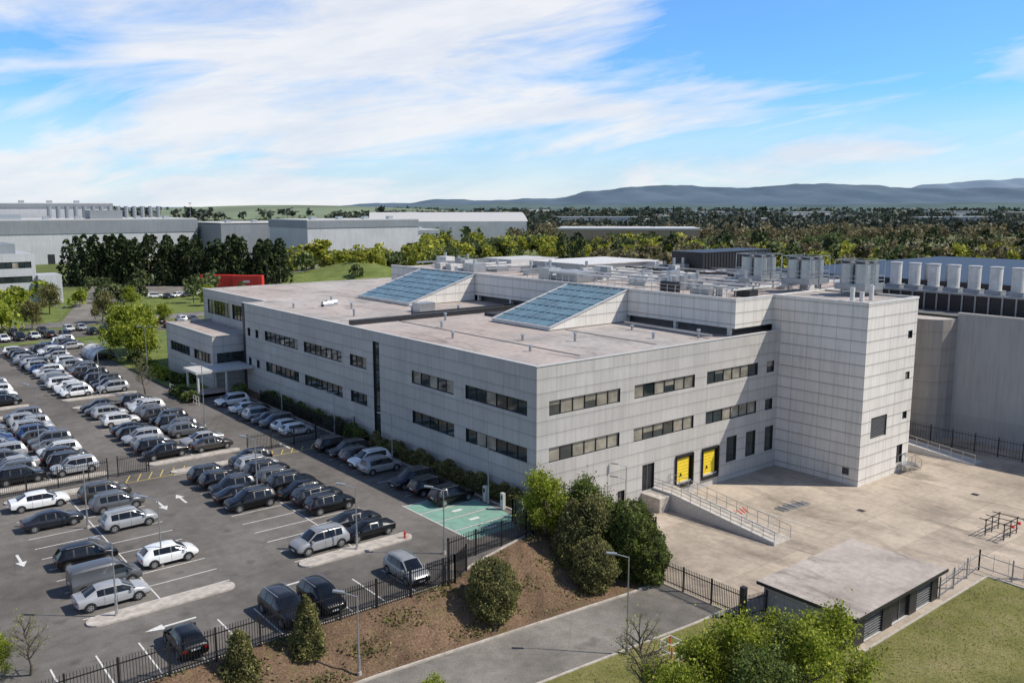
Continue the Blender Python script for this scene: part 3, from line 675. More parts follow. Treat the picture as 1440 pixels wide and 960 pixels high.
    b.box(xf-.03,xf+.006,-.5,.5,.34,.40,m_dark)
    for xx in (st[5][0]-.02,st[7][0]+.03,st[10][0]-.12):
        for s in (-1,1): b.bar((xx,s*(W+.001),.34),(xx,s*(W-.008),st[7][2]-.08),.014,.012,bk)
    if kind=='suv':
        for s in(-1,1): b.bar((-1.5,s*.62,1.69),(.4,s*.62,1.69),.04,.04,m_galv)
    return b.mesh('car_'+kind,38)
CM={k:carmesh(k) for k in('suv','hatch','saloon','van')}
COL={'w':(.74,.74,.72),'s':(.34,.345,.35),'g':(.09,.094,.10),'k':(.004,.004,.005),'n':(.014,.016,.022),'b':(.015,.04,.12),'r':(.22,.012,.012),'d':(.05,.045,.04)}
cr=random.Random(9)
def car(x,y,c,kind=None,ang=0,flip=None):
    kind=kind or cr.choice(['suv','suv','suv','hatch','saloon'])
    if flip is None: flip=cr.random()<.5
    o=link('parked_van' if kind=='van' else 'parked_car',CM[kind],(x+cr.uniform(-.25,.25),y+cr.uniform(-.12,.12),.008),ang+(math.pi if flip else 0)+cr.uniform(-.03,.03))
    s=cr.uniform(.95,1.03); o.scale=(s,s,s*cr.uniform(.96,1.03))
    c=COL[c]; v=cr.uniform(.85,1.15); o.color=(min(1,c[0]*v),min(1,c[1]*v),min(1,c[2]*v),1)
for y,c,k,f in ((28.4,'k','suv',0),(25.7,'k','suv',1),(23.2,'g','suv',0),(20.8,'w','suv',1),(18.3,'s','suv',0),(12.4,'n','suv',1),(9.6,'k','suv',0),(6.2,'k','suv',0)): car(-5.3,y,c,k,0,f)
for y,c,k in ((3.6,'k','saloon'),(6.15,'n','saloon'),(11.25,'k','suv'),(13.8,'n','suv'),(16.35,'k','hatch'),(18.9,'k','suv'),(21.45,'g','suv'),(24,'k','suv'),(26.55,'s','suv'),(29.1,'k','suv')): car(-15.1,y,c,k)
for y,c,k in ((3.6,'s','suv'),(16.35,'k','suv'),(18.9,'k','saloon'),(24,'k','suv'),(26.55,'k','suv'),(21.45,'n','suv')): car(-20,y,c,k)
for y,c,k in ((8.7,'w','hatch'),(18.1,'s','suv'),(23.6,'g','suv'),(27.3,'d','suv')): car(-29.9,y,c,k,0,0)
for y,c,k in ((3.9,'s','saloon'),(6.9,'g','van'),(12.2,'k','suv'),(22.4,'n','saloon'),(28.3,'w','saloon')): car(-35,y,c,k,0,0)
for x,c,k in ((-33.6,'k','hatch'),(-26.7,'n','suv'),(-24.2,'k','suv'),(-17.2,'s','suv')): car(x,-5.6,c,k,math.pi/2)
pal='wwwwwwwwwsssssssggggggkkkkkkkkkknnnnnddwwssbr'
for i in range(9): car(-5.8,37.6+i*P*.97,cr.choice('sswwgkk') ) if i!=7 else None
for xc in (-16,-21,-30,-35):
    for i in range(12):
        if cr.random()<.95: car(xc,37.5+i*P,cr.choice(pal))
for xc in (-16,-21,-30,-35,-44,-49):
    for i in range(20):
        if cr.random()<.93: car(xc,77+i*P,cr.choice(pal+'r'),'van' if (xc==-16 and i in(4,)) else None)
for i in range(9): car(-44,36.5+i*2.6,cr.choice(pal))
for i in range(9): car(-11.5,114+i*2.3,cr.choice('kgws')) if i>3 else None
# ---------------- foliage ----------------
def leafq(r,C,s,asp=.6):
    n=len(C); a=r.normal(size=(n,3)); a/=np.linalg.norm(a,axis=1)[:,None]
    t=r.normal(size=(n,3)); bb=np.cross(a,t); bb/=np.linalg.norm(bb,axis=1)[:,None]
    s=np.broadcast_to(s,(n,))[:,None]*r.uniform(.6,1.3,size=(n,1))
    a=a*s; bb=bb*s*asp
    V=np.stack([C-a,C-bb,C+a,C+bb],1).reshape(-1,3); return V
def quadF(n,off=0): return (np.arange(n*4).reshape(n,4)+off)
def limbs(L,n=6):
    V=[];F=[]
    for p0,p1,r0,r1 in L:
        p0=np.array(p0,float);p1=np.array(p1,float);d=p1-p0;d/=np.linalg.norm(d)+1e-9
        up=np.array([0,0,1.]) if abs(d[2])<.9 else np.array([1.,0,0]); a=np.cross(d,up);a/=np.linalg.norm(a);c=np.cross(a,d)
        i=len(V)
        for p,r in((p0,r0),(p1,r1)):
            for j in range(n):
                t=2*math.pi*j/n; V.append(p+a*r*math.cos(t)+c*r*math.sin(t))
        for j in range(n): F.append((i+j,i+(j+1)%n,i+n+(j+1)%n,i+n+j))
    return np.array(V),np.array(F)
def tree_mesh(seed,h,r,leafn,ls,mat,bare=False,th=.25,spread=.13):
    q=np.random.default_rng(seed); L=[];tips=[]
    p=np.array([0,0,0.]); tr=h*.022+.03; segs=5; pts=[p]
    for i in range(segs):
        n=p+np.array([q.normal()*.03*h,q.normal()*.03*h,h*.85/segs]); L.append((p,n,tr*(1-i/segs*.8),tr*(1-(i+1)/segs*.8))); p=n; pts.append(p)
    nb=int(18)
    for i in range(nb):
        f=th+(1-th)*.95*i/nb; k=f*segs; j=min(segs-1,int(k)); s=pts[j]+(pts[j+1]-pts[j])*(k-j)
        az=i*2.4+q.normal()*.3; el=math.radians(q.uniform(15,45)+25*f); 
        ln=r*(1.05-.55*abs(f-.4)/.6)*q.uniform(.75,1.15)
        d=np.array([math.cos(az)*math.cos(el),math.sin(az)*math.cos(el),math.sin(el)])
        e=s+d*ln; L.append((s,e,tr*.35,tr*.1)); tips+= [e,s+d*ln*.7]
        for w in range(6):
            g=q.uniform(.35,.95); s2=s+d*ln*g; d2=d+q.normal(size=3)*.6; d2/=np.linalg.norm(d2); e2=s2+d2*ln*q.uniform(.25,.5)
            L.append((s2,e2,tr*.14,tr*.04)); tips.append(e2)
            if bare:
                for w2 in range(4):
                    d3=d2+q.normal(size=3)*.7; d3/=np.linalg.norm(d3); s3=s2+(e2-s2)*q.uniform(.3,1); L.append((s3,s3+d3*ln*.25,tr*.06,tr*.03))
    tips.append(p)
    LV,LF=limbs(L,5)
    if leafn:
        tips=np.array(tips); w=q.uniform(.2,1,size=len(tips)); w/=w.sum()
        C=tips[q.choice(len(tips),leafn,p=w)]+q.normal(size=(leafn,3))*r*spread*q.uniform(.4,1.3,size=(leafn,1))
        C[:,2]=np.maximum(C[:,2],.05)
        V=leafq(q,C,ls); F=quadF(leafn,len(LV))
        return np_mesh('tree',np.vstack([LV,V]),np.vstack([LF,F]),[m_bark,mat],np.r_[np.zeros(len(LF)),np.ones(leafn)])
    return np_mesh('tree',LV,LF,[m_bark],np.zeros(len(LF)))
def shrub_mesh(seed,h,r,n,ls,mat,shape='egg',amp=.2):
    q=np.random.default_rng(seed)
    def rad(t): 
        if shape=='cone': return r*np.clip(1.0-t,0.0,1)**.62*np.clip(t*9+.55,0,1)
        if shape=='egg': return r*np.sqrt(np.clip(1-((t-.4)/.62)**2,0.02,1))
        return r*np.sqrt(np.clip(1-((t-.45)/.56)**2,0.02,1))
    t=q.uniform(0,1,n*2); 
    keep=q.uniform(0,1,n*2)<(rad(t)/r*.9+.12); t=t[keep][:n]; n=len(t)
    az=q.uniform(0,2*math.pi,n)
    ph=q.uniform(0,6,8)
    def lumpf(az,t,sn): return (sn(az*3+ph[0]+t*5)+sn(az*5+ph[1]-t*9)+sn(az*2+ph[2]+t*14)+sn(az*9+ph[3]+t*22)*.7+sn(az*14+ph[4]-t*37)*.5)/3.8
    lump=lumpf(az,t,np.sin)
    outw=np.where(q.uniform(size=n)<.12,q.uniform(0,.14,n),0)
    rr=rad(t)*(1+amp*lump)*(1-np.abs(q.normal(size=n))*.11+.04)+outw*r
    C=np.stack([rr*np.cos(az),rr*np.sin(az),t*h*(1+.06*lump)+outw*r*.6],1)
    V=leafq(q,C,ls,.55)
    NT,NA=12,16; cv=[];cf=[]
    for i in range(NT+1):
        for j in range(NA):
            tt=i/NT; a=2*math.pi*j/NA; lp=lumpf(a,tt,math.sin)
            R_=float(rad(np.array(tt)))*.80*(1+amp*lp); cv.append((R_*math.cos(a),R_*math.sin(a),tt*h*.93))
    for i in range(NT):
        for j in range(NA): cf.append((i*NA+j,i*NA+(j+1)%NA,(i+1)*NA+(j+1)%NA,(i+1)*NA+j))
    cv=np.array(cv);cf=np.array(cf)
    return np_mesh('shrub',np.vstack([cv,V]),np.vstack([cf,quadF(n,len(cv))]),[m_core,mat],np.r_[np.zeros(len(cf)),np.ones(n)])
link('conical_shrub',shrub_mesh(1,3.9,1.15,9000,.085,m_olive,'cone'),(-27.3,-9.9,zl(-27)+1.0))
link('conical_shrub',shrub_mesh(2,3.9,1.35,9000,.085,m_olive,'cone'),(-31.6,-9.8,zl(-31)+.1))
link('rounded_shrub',shrub_mesh(3,4.2,1.75,13000,.085,m_olive,'egg',.24),(-13.8,-11.3,zl(-14)+.55))
link('garden_tree',tree_mesh(4,5.6,2.0,14000,.10,m_lime,th=.08,spread=.16),(-3.2,-5.0,-.5))
link('large_shrub',shrub_mesh(5,5.2,2.0,15000,.09,m_olive,'cone',.28),(-3.2,-8.4,-1.6))
link('large_shrub',shrub_mesh(6,6.3,2.1,19000,.10,m_greenl,'round',.34),(.6,-11.0,-2.9))
link('large_shrub',shrub_mesh(16,4.4,1.6,9000,.10,m_greenl,'egg',.3),(1.2,-12.4,-3.0))
link('rounded_shrub',shrub_mesh(7,3.9,1.7,10000,.085,m_olive,'egg',.25),(-3.6,-11.2,-2.6))
link('large_shrub',tree_mesh(8,6.2,1.9,15000,.10,m_greenl,th=.05,spread=.2),(0.2,-7.4,-1.4))
link('garden_tree',tree_mesh(9,6.0,1.9,12000,.10,m_olive,th=.05,spread=.2),(-1.4,-9.3,-2.2))
fg=[tree_mesh(20+i,6.6,2.1,8500,.095,m_lime if i!=1 else m_greenl,th=.12,spread=.16) for i in range(4)]
for i,(x,y,s) in enumerate(((-8.2,-30,1),(-5.4,-31.5,.95),(-11,-29.2,.85),(-2.8,-33.0,1.08),(-13.5,-28.2,.66),(-9.6,-33,.95),(-6.2,-28.2,.7),(-14.6,-31.5,.9),(-4.4,-29.6,.85),(-11.8,-34,1.0),(-7,-32.8,1.05))):
    link('young_tree',fg[i%4],(x-1.1,y+.7,zl(x)),i*1.3,s)
bare=tree_mesh(40,5,1.9,350,.06,m_lime,True)
link('bare_tree',bare,(-12.6,-24.8,zl(-12)),0,1.15); link('bare_tree',bare,(-15.2,-27,zl(-12)),2,1.0); link('bare_tree',bare,(-41.5,-3.2,0),1.,.8)
link('young_tree',fg[2],(-24.8,-19.9,zl(-25)),0,.5); link('young_tree',fg[0],(-43,-2.5,0),0,.42)
def hedge(pts,h,w,n,ls,mat,name='hedge',z0=0.):
    q=np.random.default_rng(len(pts)*7+n); segs=list(zip(pts,pts[1:])); Ls=np.array([math.dist(a,c) for a,c in segs]); 
    idx=q.choice(len(segs),n,p=Ls/Ls.sum()); A=np.array([s[0] for s in segs])[idx];Bq=np.array([s[1] for s in segs])[idx]
    u=q.uniform(0,1,(n,1)); P0=A+(Bq-A)*u; d=(Bq-A)/np.linalg.norm(Bq-A,axis=1)[:,None]; nn=np.stack([-d[:,1],d[:,0]],1)
    s=P0[:,0]*1.7+P0[:,1]*1.3; hh=h*(1+.28*np.sin(s)+.2*np.sin(s*2.7+1)); ang=q.uniform(0,math.pi,n)
    rr=1-np.abs(q.normal(size=n))*.12
    C=np.c_[P0+nn*(np.cos(ang)*w/2*rr*(1+.2*np.sin(s*1.9)))[:,None],z0+np.sin(ang)**.6*hh*rr]
    V=leafq(q,C,ls,.6)
    cv=[];cf=[]
    for a,c in segs:
        a=np.array(a,float);c=np.array(c,float);dd=(c-a)/np.linalg.norm(c-a);n2=np.array([-dd[1],dd[0]])*w*.34;i=len(cv)
        for p in(a,c):
            for o,z in((-n2,0),(-n2*.8,h*.5),(n2*.8,h*.5),(n2,0)): cv.append((p[0]+o[0],p[1]+o[1],z+z0))
        for j in range(3): cf.append((i+j,i+j+1,i+5+j,i+4+j))
    cv=np.array(cv);cf=np.array(cf)
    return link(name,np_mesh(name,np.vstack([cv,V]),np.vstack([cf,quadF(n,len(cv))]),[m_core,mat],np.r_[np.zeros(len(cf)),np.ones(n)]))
hedge([(-1.1,-.5),(-1.1,27)],1.3,1.5,16000,.10,m_olive)
hedge([(-1.1,29),(-1.0,58)],1.3,1.5,9000,.12,m_greenl)
hedge([(-3.6,-3.6),(-1.3,-1)],1.0,1.2,2500,.09,m_lime)
for pts in ([(-7,80),(-7,88)],[(-6,92),(-6,104)],[(-4.5,76),(-7.5,78)],[(-9.5,70),(-9.5,62)],[(-5,58),(-2.5,63)]): hedge(pts,1.3,2,2500,.14,m_greenl if pts[0][1]!=80 else m_lime)
sheet('forecourt_lawn',[(-8.9,75),(-4.1,69),(-4.1,90),(3.5,93.3),(30,93.3),(30,134),(-8.9,134)],.02,m_verge)
q=np.random.default_rng(77)
n=12000; X=q.uniform(-45,1.5,n); tY=q.uniform(.05,.95,n); Y=np.array([-13.1+(yf(x)+13.1)*t for x,t in zip(X,tY)]); Zc=np.array([(zl(x)+.1)*(1-sm(t))+.03*sm(t) for x,t in zip(X,tY)])
msk=(np.sin(X*1.1+Y*2)+np.sin(Y*1.7-X*.6)+q.normal(size=n)*.5)>.7
C=np.c_[X,Y,Zc+q.uniform(0,.3,n)][msk]
link('ground_cover_plants',np_mesh('gc',leafq(q,C,.11),quadF(len(C)),[m_olive]))
n=30000; X=q.uniform(-22,23,n); Y=q.uniform(-48,-19.9,n); k=((X<4)&(Y<-22.3))|((X<1)&(Y<-19.9))|((X>4.3)&(Y<-29.8)); X=X[k];Y=Y[k]
Z=np.array([zl(x) for x in X])+.09
C=np.c_[X,Y,Z]
m_tuft=foliage('grass_blades',[(0,(.11,.125,.03)),(.5,(.21,.215,.07)),(1,(.33,.29,.13))],.3,.3)
link('lawn_grass_tufts',np_mesh('gt',leafq(q,C,.08,.25),quadF(len(C)),[m_tuft]))
st=[tree_mesh(60+i,8.5,3.4,6500,.24,m_lime if i<2 else m_olive,th=.25,spread=.17) for i in range(3)]
for x,y,i,s in ((-6.5,104,0,1.05),(-4,108,1,1.0),(-6,99,1,.8),(-2.5,112,0,.9),(-26,160,2,.7),(-12,158,2,.7),(3,160,2,.75),(-20,182,2,.7),(-3,186,2,.8),(14,150,0,.5),(-30,171,1,.6),(18,190,1,.6),(35,180,0,.6)): link('street_tree',st[i],(x,y,0),x,s)
link('bare_tree',bare,(-13,72,0),0,1.1); link('bare_tree',bare,(-38,73,0),2,1.)
sheet('estate_road',[(-200,158),(220,158),(220,168),(-200,168)],-.03,m_road)
sheet('estate_road',[(-4,168),(8,168),(60,330),(46,330)],-.03,m_road)
sheet('verge',[(-200,135),(220,135),(220,157.6),(-200,157.6)],-.05,m_verge)
sheet('verge',[(-200,168.4),(-5,168.4),(20,250),(-200,250)],-.05,m_verge)
sheet('verge',[(9,168.4),(220,168.4),(220,222),(28,222)],-.05,m_verge)
sheet('truck_park',[(25,222),(160,222),(170,300),(48,300)],-.04,m_road)
sheet('overflow_car_park',[(-40,139),(30,139),(30,153),(-40,153)],-.02,m_asph)
for i in range(22):
    if cr.random()<.8: car(-36+i*2.7,142,cr.choice(pal),None,math.pi/2)
    if cr.random()<.6: car(-36+i*2.7,150,cr.choice(pal),None,math.pi/2)
for i in range(18): car(30+i*3,205+cr.uniform(-6,10),cr.choice(pal),None,cr.uniform(0,3))
b=B()
for i in range(8):
    t0=math.pi*i/8;t1=math.pi*(i+1)/8
    b.poly([(-9.8+1.6*math.cos(t0)*1.3,106,1.9*math.sin(t0)),(-9.8+1.6*math.cos(t1)*1.3,106,1.9*math.sin(t1)),(-9.8+1.6*math.cos(t1)*1.3,115,1.9*math.sin(t1)),(-9.8+1.6*math.cos(t0)*1.3,115,1.9*math.sin(t0))],m_white)
for y in (106,109,112,115):
    for i in range(8):
        t0=math.pi*i/8;t1=math.pi*(i+1)/8; b.bar((-9.8+2.1*math.cos(t0),y,1.93*math.sin(t0)+.02),(-9.8+2.1*math.cos(t1),y,1.93*math.sin(t1)+.02),.1,.1,m_galv)
b.obj('bicycle_shelter')
# ---------------- far buildings ----------------
m_fw=panels('hall_cladding',(.50,.51,.52),8.,60,.2,.75,.15); m_fg=panels('hall_dark_cladding',(.24,.26,.28),8,60,.2,.75,.15)
def farbox(name,x0,x1,y0,y1,h,m,band=None):
    e=empty(name); b=B()
    b.box(x0,x1,y0,y1,-.3,h,m)
    if band: b.box(x0-.3,x1+.3,y0-.3,y1+.3,h-band,h+.4,m_fg)
    b.box(x0-.1,x1+.1,y0-.1,y1+.1,h+.4,h+.8,m_cop)
    for i in range(int((x1-x0)/14)): b.box(x0+5+i*14,x0+8+i*14,y0-.15,y0+.05,0,4.5,m_dark); b.box(x0+6+i*14,x0+8.5+i*14,y0+8,y0+11,h+.8,h+2.2,m_galv)
    b.obj('walls',e); return e
e=farbox('factory_building',130,190,313,355,20,m_fw,3)
e=farbox('factory_building',-120,110,400,470,20,m_fw,6); b=B()
for i in range(14): b.cyl((50+i*4.2,445,20),(50+i*4.2,445,27),1.1,1.1,m_fg,8)
b.box(60,75,405,415,20,25,m_fg); b.box(0,30,405,425,20,23,m_galv)
b.obj('roof_stacks',e)
farbox('factory_building',-200,90,480,530,28,m_fw,2)
farbox('factory_building',112,160,372,420,18,m_fg)
farbox('factory_building',190,262,400,440,12,m_fw,2)
oe=empty('grey_office_block'); b=B()
ops=[]
for z in (2,6,10): 
    ops+=[(-24,-14,z,z+1.8),(-12,-1,z,z+1.8)]
wall(b,'x',215,-26,0,0,14,ops,m_fw); wall(b,'y',-26,215,236,0,14,[],m_fw); b.box(-25.9,-.05,215.3,236,0,13.9,m_fw); b.box(-26,-4,219,236,13.9,16.6,m_fg); b.box(.05,6,213,222,0,8,m_fw)
b.obj('walls',oe)
def obox(name,d,r,w,dep,h,m,gable=0,rotoff=0,roofm=None):
    a=math.radians(51); F=(math.cos(a),math.sin(a)); Rv=(F[1],-F[0])
    x=-49.3+d*F[0]+r*Rv[0]; y=-57.4+d*F[1]+r*Rv[1]
    e=empty(name,(x,y,0)); e.rotation_euler=(0,0,math.radians(-39+rotoff)); b=B(); b.box(-w/2,w/2,0,dep,-.3,h,m)
    if gable:
        n=8; 
        for i in range(n):
            t0=i/n;t1=(i+1)/n; z0=h+gable*math.sin(math.pi*t0);z1=h+gable*math.sin(math.pi*t1); y0=dep*t0;y1=dep*t1
            b.poly([(-w/2-1,y0,z0),(w/2+1,y0,z0),(w/2+1,y1,z1),(-w/2-1,y1,z1)],roofm or m_white)
        for s in(-1,1): b.poly([(s*w/2,dep*i/n,h+gable*math.sin(math.pi*i/n)) for i in range(n+1)],m)
    else:
        b.box(-w/2-.5,w/2+.5,-.5,dep+.5,h,h+1,roofm or m_cop)
        for i in range(int(w/12)): b.box(-w/2+4+i*12,-w/2+8+i*12,-.2,-.01,1,4,m_dark)
    b.obj('walls',e); return e
obox('arched_roof_warehouse',700,-50,125,70,15,m_fw,7,8,m_cop)
m_brown=panels('brown_cladding',(.34,.25,.18),6,60,.2,.7,.2)
obox('brown_warehouse',525,70,84,45,13,m_brown,0,-6)
m_dist=plain('distant_walls',(.42,.44,.46),.8,0,.2,.05)
rr=random.Random(4)
for i in range(34):
    d=rr.uniform(900,3000); r=d*rr.uniform(-.12,.62); obox('distant_building',d,r,rr.uniform(30,110),rr.uniform(15,30),rr.uniform(9,17),rr.choice([m_dist,m_cop,m_brown]),0,rr.uniform(-30,30))
def trailer(d,r,L=13):
    a=math.radians(51);x=-49.3+d*math.cos(a)+r*math.sin(a);y=-57.4+d*math.sin(a)-r*math.cos(a)
    e=empty('articulated_trailer',(x,y,0)); e.rotation_euler=(0,0,math.radians(-39)); b=B(); b.box(-L/2,L/2,-1.25,1.25,1.1,4.9,m_red); b.box(-L/2,L/2,-1,1,.9,1.1,m_black)
    for i in range(int(L)): b.box(-L/2+i,-L/2+i+.06,-1.28,-1.25,1.2,4.8,m_dark)
    b.box(-L/2+3.4,-L/2+5.6,-1.29,-1.26,2.6,3.3,m_cop)
    for wx in(-L/2+1.5,-L/2+2.8,L/2-2):
        for s in(-1,1): b.cyl((wx,s*1.2,.5),(wx,s*.85,.5),.5,.5,m_tyre,12)
    b.box(L/2-1.2,L/2-1,-.8,.8,0.1,1.0,m_grey); b.obj('body',e)
trailer(283,-96,11);trailer(281,-85.5,9.5)
b=B()
for d,r,h in ((900,-330,30),(800,380,24),(760,210,22),(840,300,22),(820,250,22),(700,150,20)):
    a=math.radians(51);x=-49.3+d*math.cos(a)+r*math.sin(a);y=-57.4+d*math.sin(a)-r*math.cos(a)
    b.cyl((x,y,0),(x,y,h),.35,.2,m_grey,6); b.bar((x-1.5,y,h),(x+1.5,y,h),.5,.8,m_grey)
b.obj('floodlight_mast')
# ---------------- distant tree masses ----------------
A51=math.radians(51)
def W(d,r): return (-49.3+d*math.cos(A51)+r*math.sin(A51),-57.4+d*math.sin(A51)-r*math.cos(A51))
def mass(name,items,nq,mat,seed,kind='round',lsf=.11):
    q=np.random.default_rng(seed); Cs=[];S=[];LL=[]
    for (x,y,h,r) in items:
        if kind=='cone':
            t=q.uniform(.03,1,nq)**1.1; a=q.uniform(0,6.28,nq); rad=r*(1-t)**.5*q.uniform(.75,1.05,nq)*(1+.2*np.sin(a*3+t*11+x)); c=np.stack([rad*np.cos(a),rad*np.sin(a),t*h],1)
        else:
            nb=7; bc=np.c_[q.normal(size=(nb,2))*r*.42,q.uniform(.35,.85,nb)*h]; br=q.uniform(.35,.6,nb)*r
            i=q.integers(0,nb,nq); u=q.normal(size=(nq,3)); u/=np.linalg.norm(u,axis=1)[:,None]
            c=bc[i]+u*(br[i]*q.uniform(.7,1.05,nq))[:,None]; c[:,2]=np.clip(c[:,2],.3,h*1.05)
        c[:,0]+=x;c[:,1]+=y; Cs.append(c); S.append(np.full(nq,(r+h*.3)*lsf)); LL.append(((x,y,-.3),(x,y,h*.6),h*.025,h*.01))
    C=np.vstack(Cs);S=np.concatenate(S); LV,LF=limbs(LL,4); V=leafq(q,C,S,.75)
    link(name,np_mesh(name,np.vstack([LV,V]),np.vstack([LF,quadF(len(C),len(LV))]),[m_bark,mat],np.r_[np.zeros(len(LF)),np.ones(len(C))]))
r_=random.Random(21)
it=[]
for i in range(30):
    t=i/29; x=22+(77-22)*t; y=271+(226-271)*t
    for kx in range(2): it.append((x+r_.uniform(-2.5,2.5)+kx*4,y+r_.uniform(-2.5,2.5)+kx*5,r_.uniform(12.5,17.5),r_.uniform(2.8,4.4)))
mass('conifer_belt',it,420,m_darkl,1,'cone',.075)
def belt(d0,d1,r0,r1,n,h0,h1,rs=.42):
    o=[]
    for i in range(n):
        d=r_.uniform(d0,d1); k=r_.uniform(r0,r1); x,y=W(d,d*k); h=r_.uniform(h0,h1); o.append((x,y,h,h*rs*r_.uniform(.8,1.2)))
    return o
mass('tree_belt',belt(330,390,-.27,-.08,32,7,13),300,fl_lime,2)
mass('tree_belt',belt(300,420,-.26,-.06,24,6,11),260,fl_green,3)
mass('tree_belt',belt(400,500,-.12,.2,70,8,13),260,fl_lime,4)
mass('tree_belt',belt(400,500,-.12,.25,45,8,13),240,fl_green,5)
mass('tree_belt',belt(300,420,.1,.62,70,7,12),300,fl_lime,6)
mass('tree_belt',belt(300,460,.1,.65,80,8,13),260,fl_brown,7)
mass('tree_belt',belt(320,560,.12,.65,75,8,14),220,fl_green,8)
mass('tree_belt',belt(320,480,.0,.65,30,11,16),300,m_darkl,18,'cone',.08)
mass('tree_belt',belt(600,700,.0,.65,110,11,15),130,fl_brown,9)
mass('woodland',belt(680,1000,.02,.68,400,12,18),80,fl_dark,10,lsf=.16)
mass('woodland',belt(1000,2400,-.2,.7,900,13,19),30,fl_dark,11,lsf=.25)
mass('woodland',belt(600,1400,-.65,.05,260,8,13),50,fl_green,12,lsf=.2)
mass('woodland',belt(1500,4200,-.7,.75,900,14,24),16,fl_dark,13,lsf=.36)
mass('tree_belt',belt(180,250,-.62,-.5,12,4,7),300,m_lime,14)
mass('tree_belt',belt(235,290,-.5,-.3,16,4,7),220,fl_green,15)
def mound(name,d,r,w,dep,h,mat,seed=0):
    b=B();n=16
    for i in range(n+1):
        for j in range(n+1):
            u=i/n*2-1;v=j/n*2-1; z=h*max(0,(1-u*u))*max(0,(1-v*v))*(1+.3*math.sin(u*5+v*3+seed))-.3; x,y=W(d+v*dep,r+u*w); b.v.append((x,y,z))
    k=b.mid(mat)
    for i in range(n):
        for j in range(n): a=i*(n+1)+j; b.f.append((a,a+1,a+n+2,a+n+1)); b.mi.append(k)
    b.obj(name,smooth=60)
mound('grass_mound',330,-60,35,30,5,m_verge,1)
m_field=plain('far_fields',(.15,.19,.11),1,0,.3,.004)
mound('field_hill',2600,-620,1000,700,24,m_field,2)
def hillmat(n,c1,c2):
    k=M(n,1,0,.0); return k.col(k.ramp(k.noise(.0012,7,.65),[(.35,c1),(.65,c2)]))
m_h1=hillmat('hazy_hill',(.085,.125,.17),(.13,.175,.22)); m_h2=hillmat('near_hill',(.08,.12,.13),(.12,.165,.16)); m_h3=hillmat('far_hill',(.17,.23,.30),(.20,.26,.33))  # blue-grey aerial haze is put into the base colours of the hills
def ridge(name,D,prof,mat,seed,amp):
    q=random.Random(seed);b=B();k=b.mid(mat);N=160;a0=prof[0][0];a1=prof[-1][0];ph=[q.uniform(0,6) for _ in range(6)]
    for i in range(N+1):
        a=a0+(a1-a0)*i/N
        for (p,h),(p2,h2) in zip(prof,prof[1:]):
            if p<=a<=p2: s=sm((a-p)/(p2-p)); H=h+(h2-h)*s; break
        H+=amp*sum(math.sin(a*(1.3+1.7*j)+ph[j])/(1+j) for j in range(6))
        for j,(dd,f) in enumerate(((-2200,0),(-1500,.3),(-900,.6),(-400,.85),(0,1),(600,.9),(2500,0))):
            d=D+dd; w=1+.12*math.sin(a*2.1+j*2)*(f>0 and f<1); x,y=W(d,D*math.tan(math.radians(a))); b.v.append((x,y,max(-5,H*f*w-(2 if f==0 else 0))))
    for i in range(N):
        for j in range(6): c=i*7+j; b.f.append((c,c+7,c+8,c+1)); b.mi.append(k)
    b.obj(name,smooth=80)
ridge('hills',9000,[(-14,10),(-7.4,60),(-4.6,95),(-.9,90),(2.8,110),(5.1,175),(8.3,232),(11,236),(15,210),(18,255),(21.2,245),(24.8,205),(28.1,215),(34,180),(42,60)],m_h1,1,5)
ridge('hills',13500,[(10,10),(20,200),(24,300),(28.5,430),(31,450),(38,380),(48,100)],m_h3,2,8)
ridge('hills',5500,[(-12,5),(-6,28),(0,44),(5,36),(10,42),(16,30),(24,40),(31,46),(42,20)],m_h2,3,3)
# ---------------- yard props ----------------
b=B()
x,y=33,-27
for xx in (x,x+1.4,x+2.8):
    for yy in (y,y+1.6): b.cyl((xx,yy,ZL),(xx,yy,ZL+1.6),.05,.05,m_dark,6)
for yy in (y,y+1.6):
    for h in(.4,.9,1.5): b.bar((x-.3,yy,ZL+h),(x+3.1,yy,ZL+h),.06,.06,m_dark)
for xx in(x,x+1.4,x+2.8): b.bar((xx,y-.6,ZL+1.5),(xx,y+2.2,ZL+1.5),.06,.06,m_dark); b.cyl((xx,y-.8,ZL+1.5),(xx,y-.55,ZL+1.5),.14,.14,m_red,8)
b.obj('pipe_rack')
b=B(); b.cyl((26.2,-32.2,ZL),(26.2,-32.2,ZL+3.4),.09,.07,m_red,8); b.box(25.9,26.5,-32.5,-31.9,ZL,ZL+.3,m_kerb); b.box(26.0,26.4,-32.35,-32.05,ZL+1.6,ZL+2.2,m_grey); b.obj('service_post')
b=B()
for i in range(5): b.bar((24,-9-.25*i,ZL+.06),(28,-9.6-.2*i,ZL+.06),.12,.12,m_galv)
for i in range(3): b.bar((24.6+i*1.3,-8.8,ZL+.17),(24.6+i*1.3,-10.3,ZL+.17),.1,.08,m_kerb)
b.obj('scaffold_poles')
b=B()
for x0,y0,x1,y1 in((19.6,-8,19.6,-14),(22.4,-8,22.4,-14)): b.bar((x0,y0,ZL+.0),(x1,y1,ZL+.0),.1,.01,m_line)
for i in range(5): b.bar((19.2+i*.5,-7.8,ZL),(19.9+i*.5,-6.6,ZL),.12,.012,m_red)
for x,y in ((30,-15),(44,-20),(22,-20),(38,-32)): b.box(x,x+.7,y,y+.7,ZL-.03,ZL-.008,m_dark)
b.obj('yard_markings')
b=B()
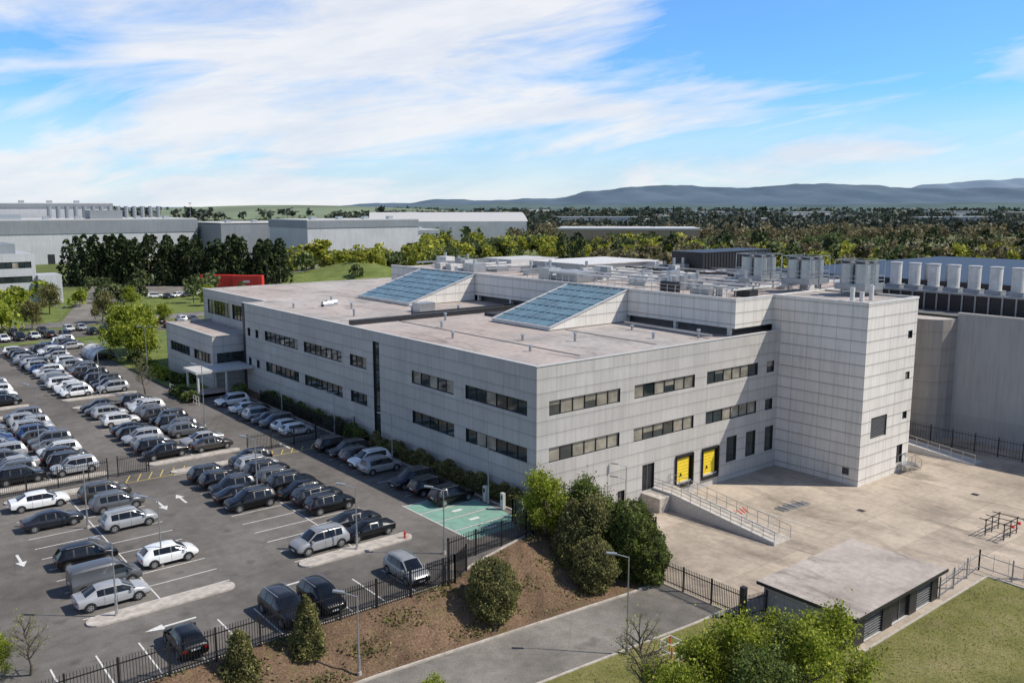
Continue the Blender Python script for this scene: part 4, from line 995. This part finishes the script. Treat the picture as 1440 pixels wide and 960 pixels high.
for i in range(4):
    for z in(0,.6,1.2):
        p=[(0,0),(1,0),(1,1),(0,1)];u=p[i];v=p[(i+1)%4]; b.bar((u[0],u[1],z+.05),(v[0],v[1],z+.05),.05,.05,m_white)
    b.bar((p[i][0],p[i][1],0),(p[i][0],p[i][1],1.25),.06,.06,m_white if i%2 else m_red)
o=b.obj('manhole_guard_rail'); o.location=(-7.6,-22.6,zl(-7))
# ---------------- camera, light, sky ----------------
cam=bpy.data.cameras.new('camera'); cam.sensor_width=36; cam.lens=30.5; cam.clip_start=.5; cam.clip_end=60000
co=bpy.data.objects.new('camera',cam); co.location=(-49.3,-57.4,27); co.rotation_euler=(math.pi/2-math.atan(190/1220),0,math.radians(-39)); sc.collection.objects.link(co); sc.camera=co
el=math.radians(48); hx,hy=.74,-.673; S=Vector((hx*math.cos(el),hy*math.cos(el),math.sin(el)))
sd=bpy.data.lights.new('sun','SUN'); sd.energy=5.0; sd.angle=math.radians(.5); sd.color=(1,.93,.82)
so=bpy.data.objects.new('sun',sd); so.rotation_euler=S.to_track_quat('Z','Y').to_euler(); sc.collection.objects.link(so)
w=bpy.data.worlds.new('World'); sc.world=w; w.use_nodes=True; nt=w.node_tree; bg=nt.nodes['Background']
class WN(M):
    def __init__(s): s.nt=nt; s._pos=None
    def pos(s):
        if not s._pos: s._pos=s.n('ShaderNodeTexCoord')
        return s._pos.outputs['Generated']
k=WN()
sky=k.n('ShaderNodeTexSky'); sky.sky_type='NISHITA'; sky.sun_disc=False; sky.sun_elevation=el; sky.sun_rotation=math.atan2(hx,hy); sky.air_density=1.; sky.dust_density=.3; sky.ozone_density=2.
skyc=k.mix(1.,sky.outputs[0],(.62,1.22,1.85),'MULTIPLY')
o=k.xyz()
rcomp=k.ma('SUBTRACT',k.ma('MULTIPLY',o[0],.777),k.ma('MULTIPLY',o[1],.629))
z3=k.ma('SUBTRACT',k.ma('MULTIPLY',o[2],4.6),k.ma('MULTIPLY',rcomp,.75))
cv=k.n('ShaderNodeCombineXYZ'); k.l(k.ma('MULTIPLY',o[0],.9),cv.inputs[0]); k.l(k.ma('MULTIPLY',o[1],.9),cv.inputs[1]); k.l(z3,cv.inputs[2])
mp=cv.outputs[0]
f1=k.noise(3.4,8,.58,mp,.45); f2=k.noise(1.5,2,.5,mp)
cl=k.ma('ADD',k.ma('MULTIPLY',f1,.62),k.ma('MULTIPLY',f2,.48))
mask=k.ramp(cl,[(.49,0.),(.55,.45),(.62,.92)])
hi=k.ramp(o[2],[(.35,1.),(.6,.25)])  # clouds thinned high overhead, out of frame, to weaken the sky fill
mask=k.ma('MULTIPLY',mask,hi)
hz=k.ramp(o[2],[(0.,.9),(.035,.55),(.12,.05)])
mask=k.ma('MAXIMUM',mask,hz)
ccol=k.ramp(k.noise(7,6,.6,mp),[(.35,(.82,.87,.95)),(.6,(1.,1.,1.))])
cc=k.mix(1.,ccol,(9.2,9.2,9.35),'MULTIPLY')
zd=k.ramp(o[2],[(.25,1.),(.7,.6)])  # upper sky dimmed towards the zenith, also to weaken the fill
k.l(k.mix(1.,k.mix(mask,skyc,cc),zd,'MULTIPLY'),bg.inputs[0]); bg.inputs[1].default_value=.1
sc.view_settings.view_transform='Standard'; sc.view_settings.look='None'; sc.view_settings.exposure=0
print('faces',sum(len(o.data.polygons) for o in sc.objects if o.type=='MESH'))
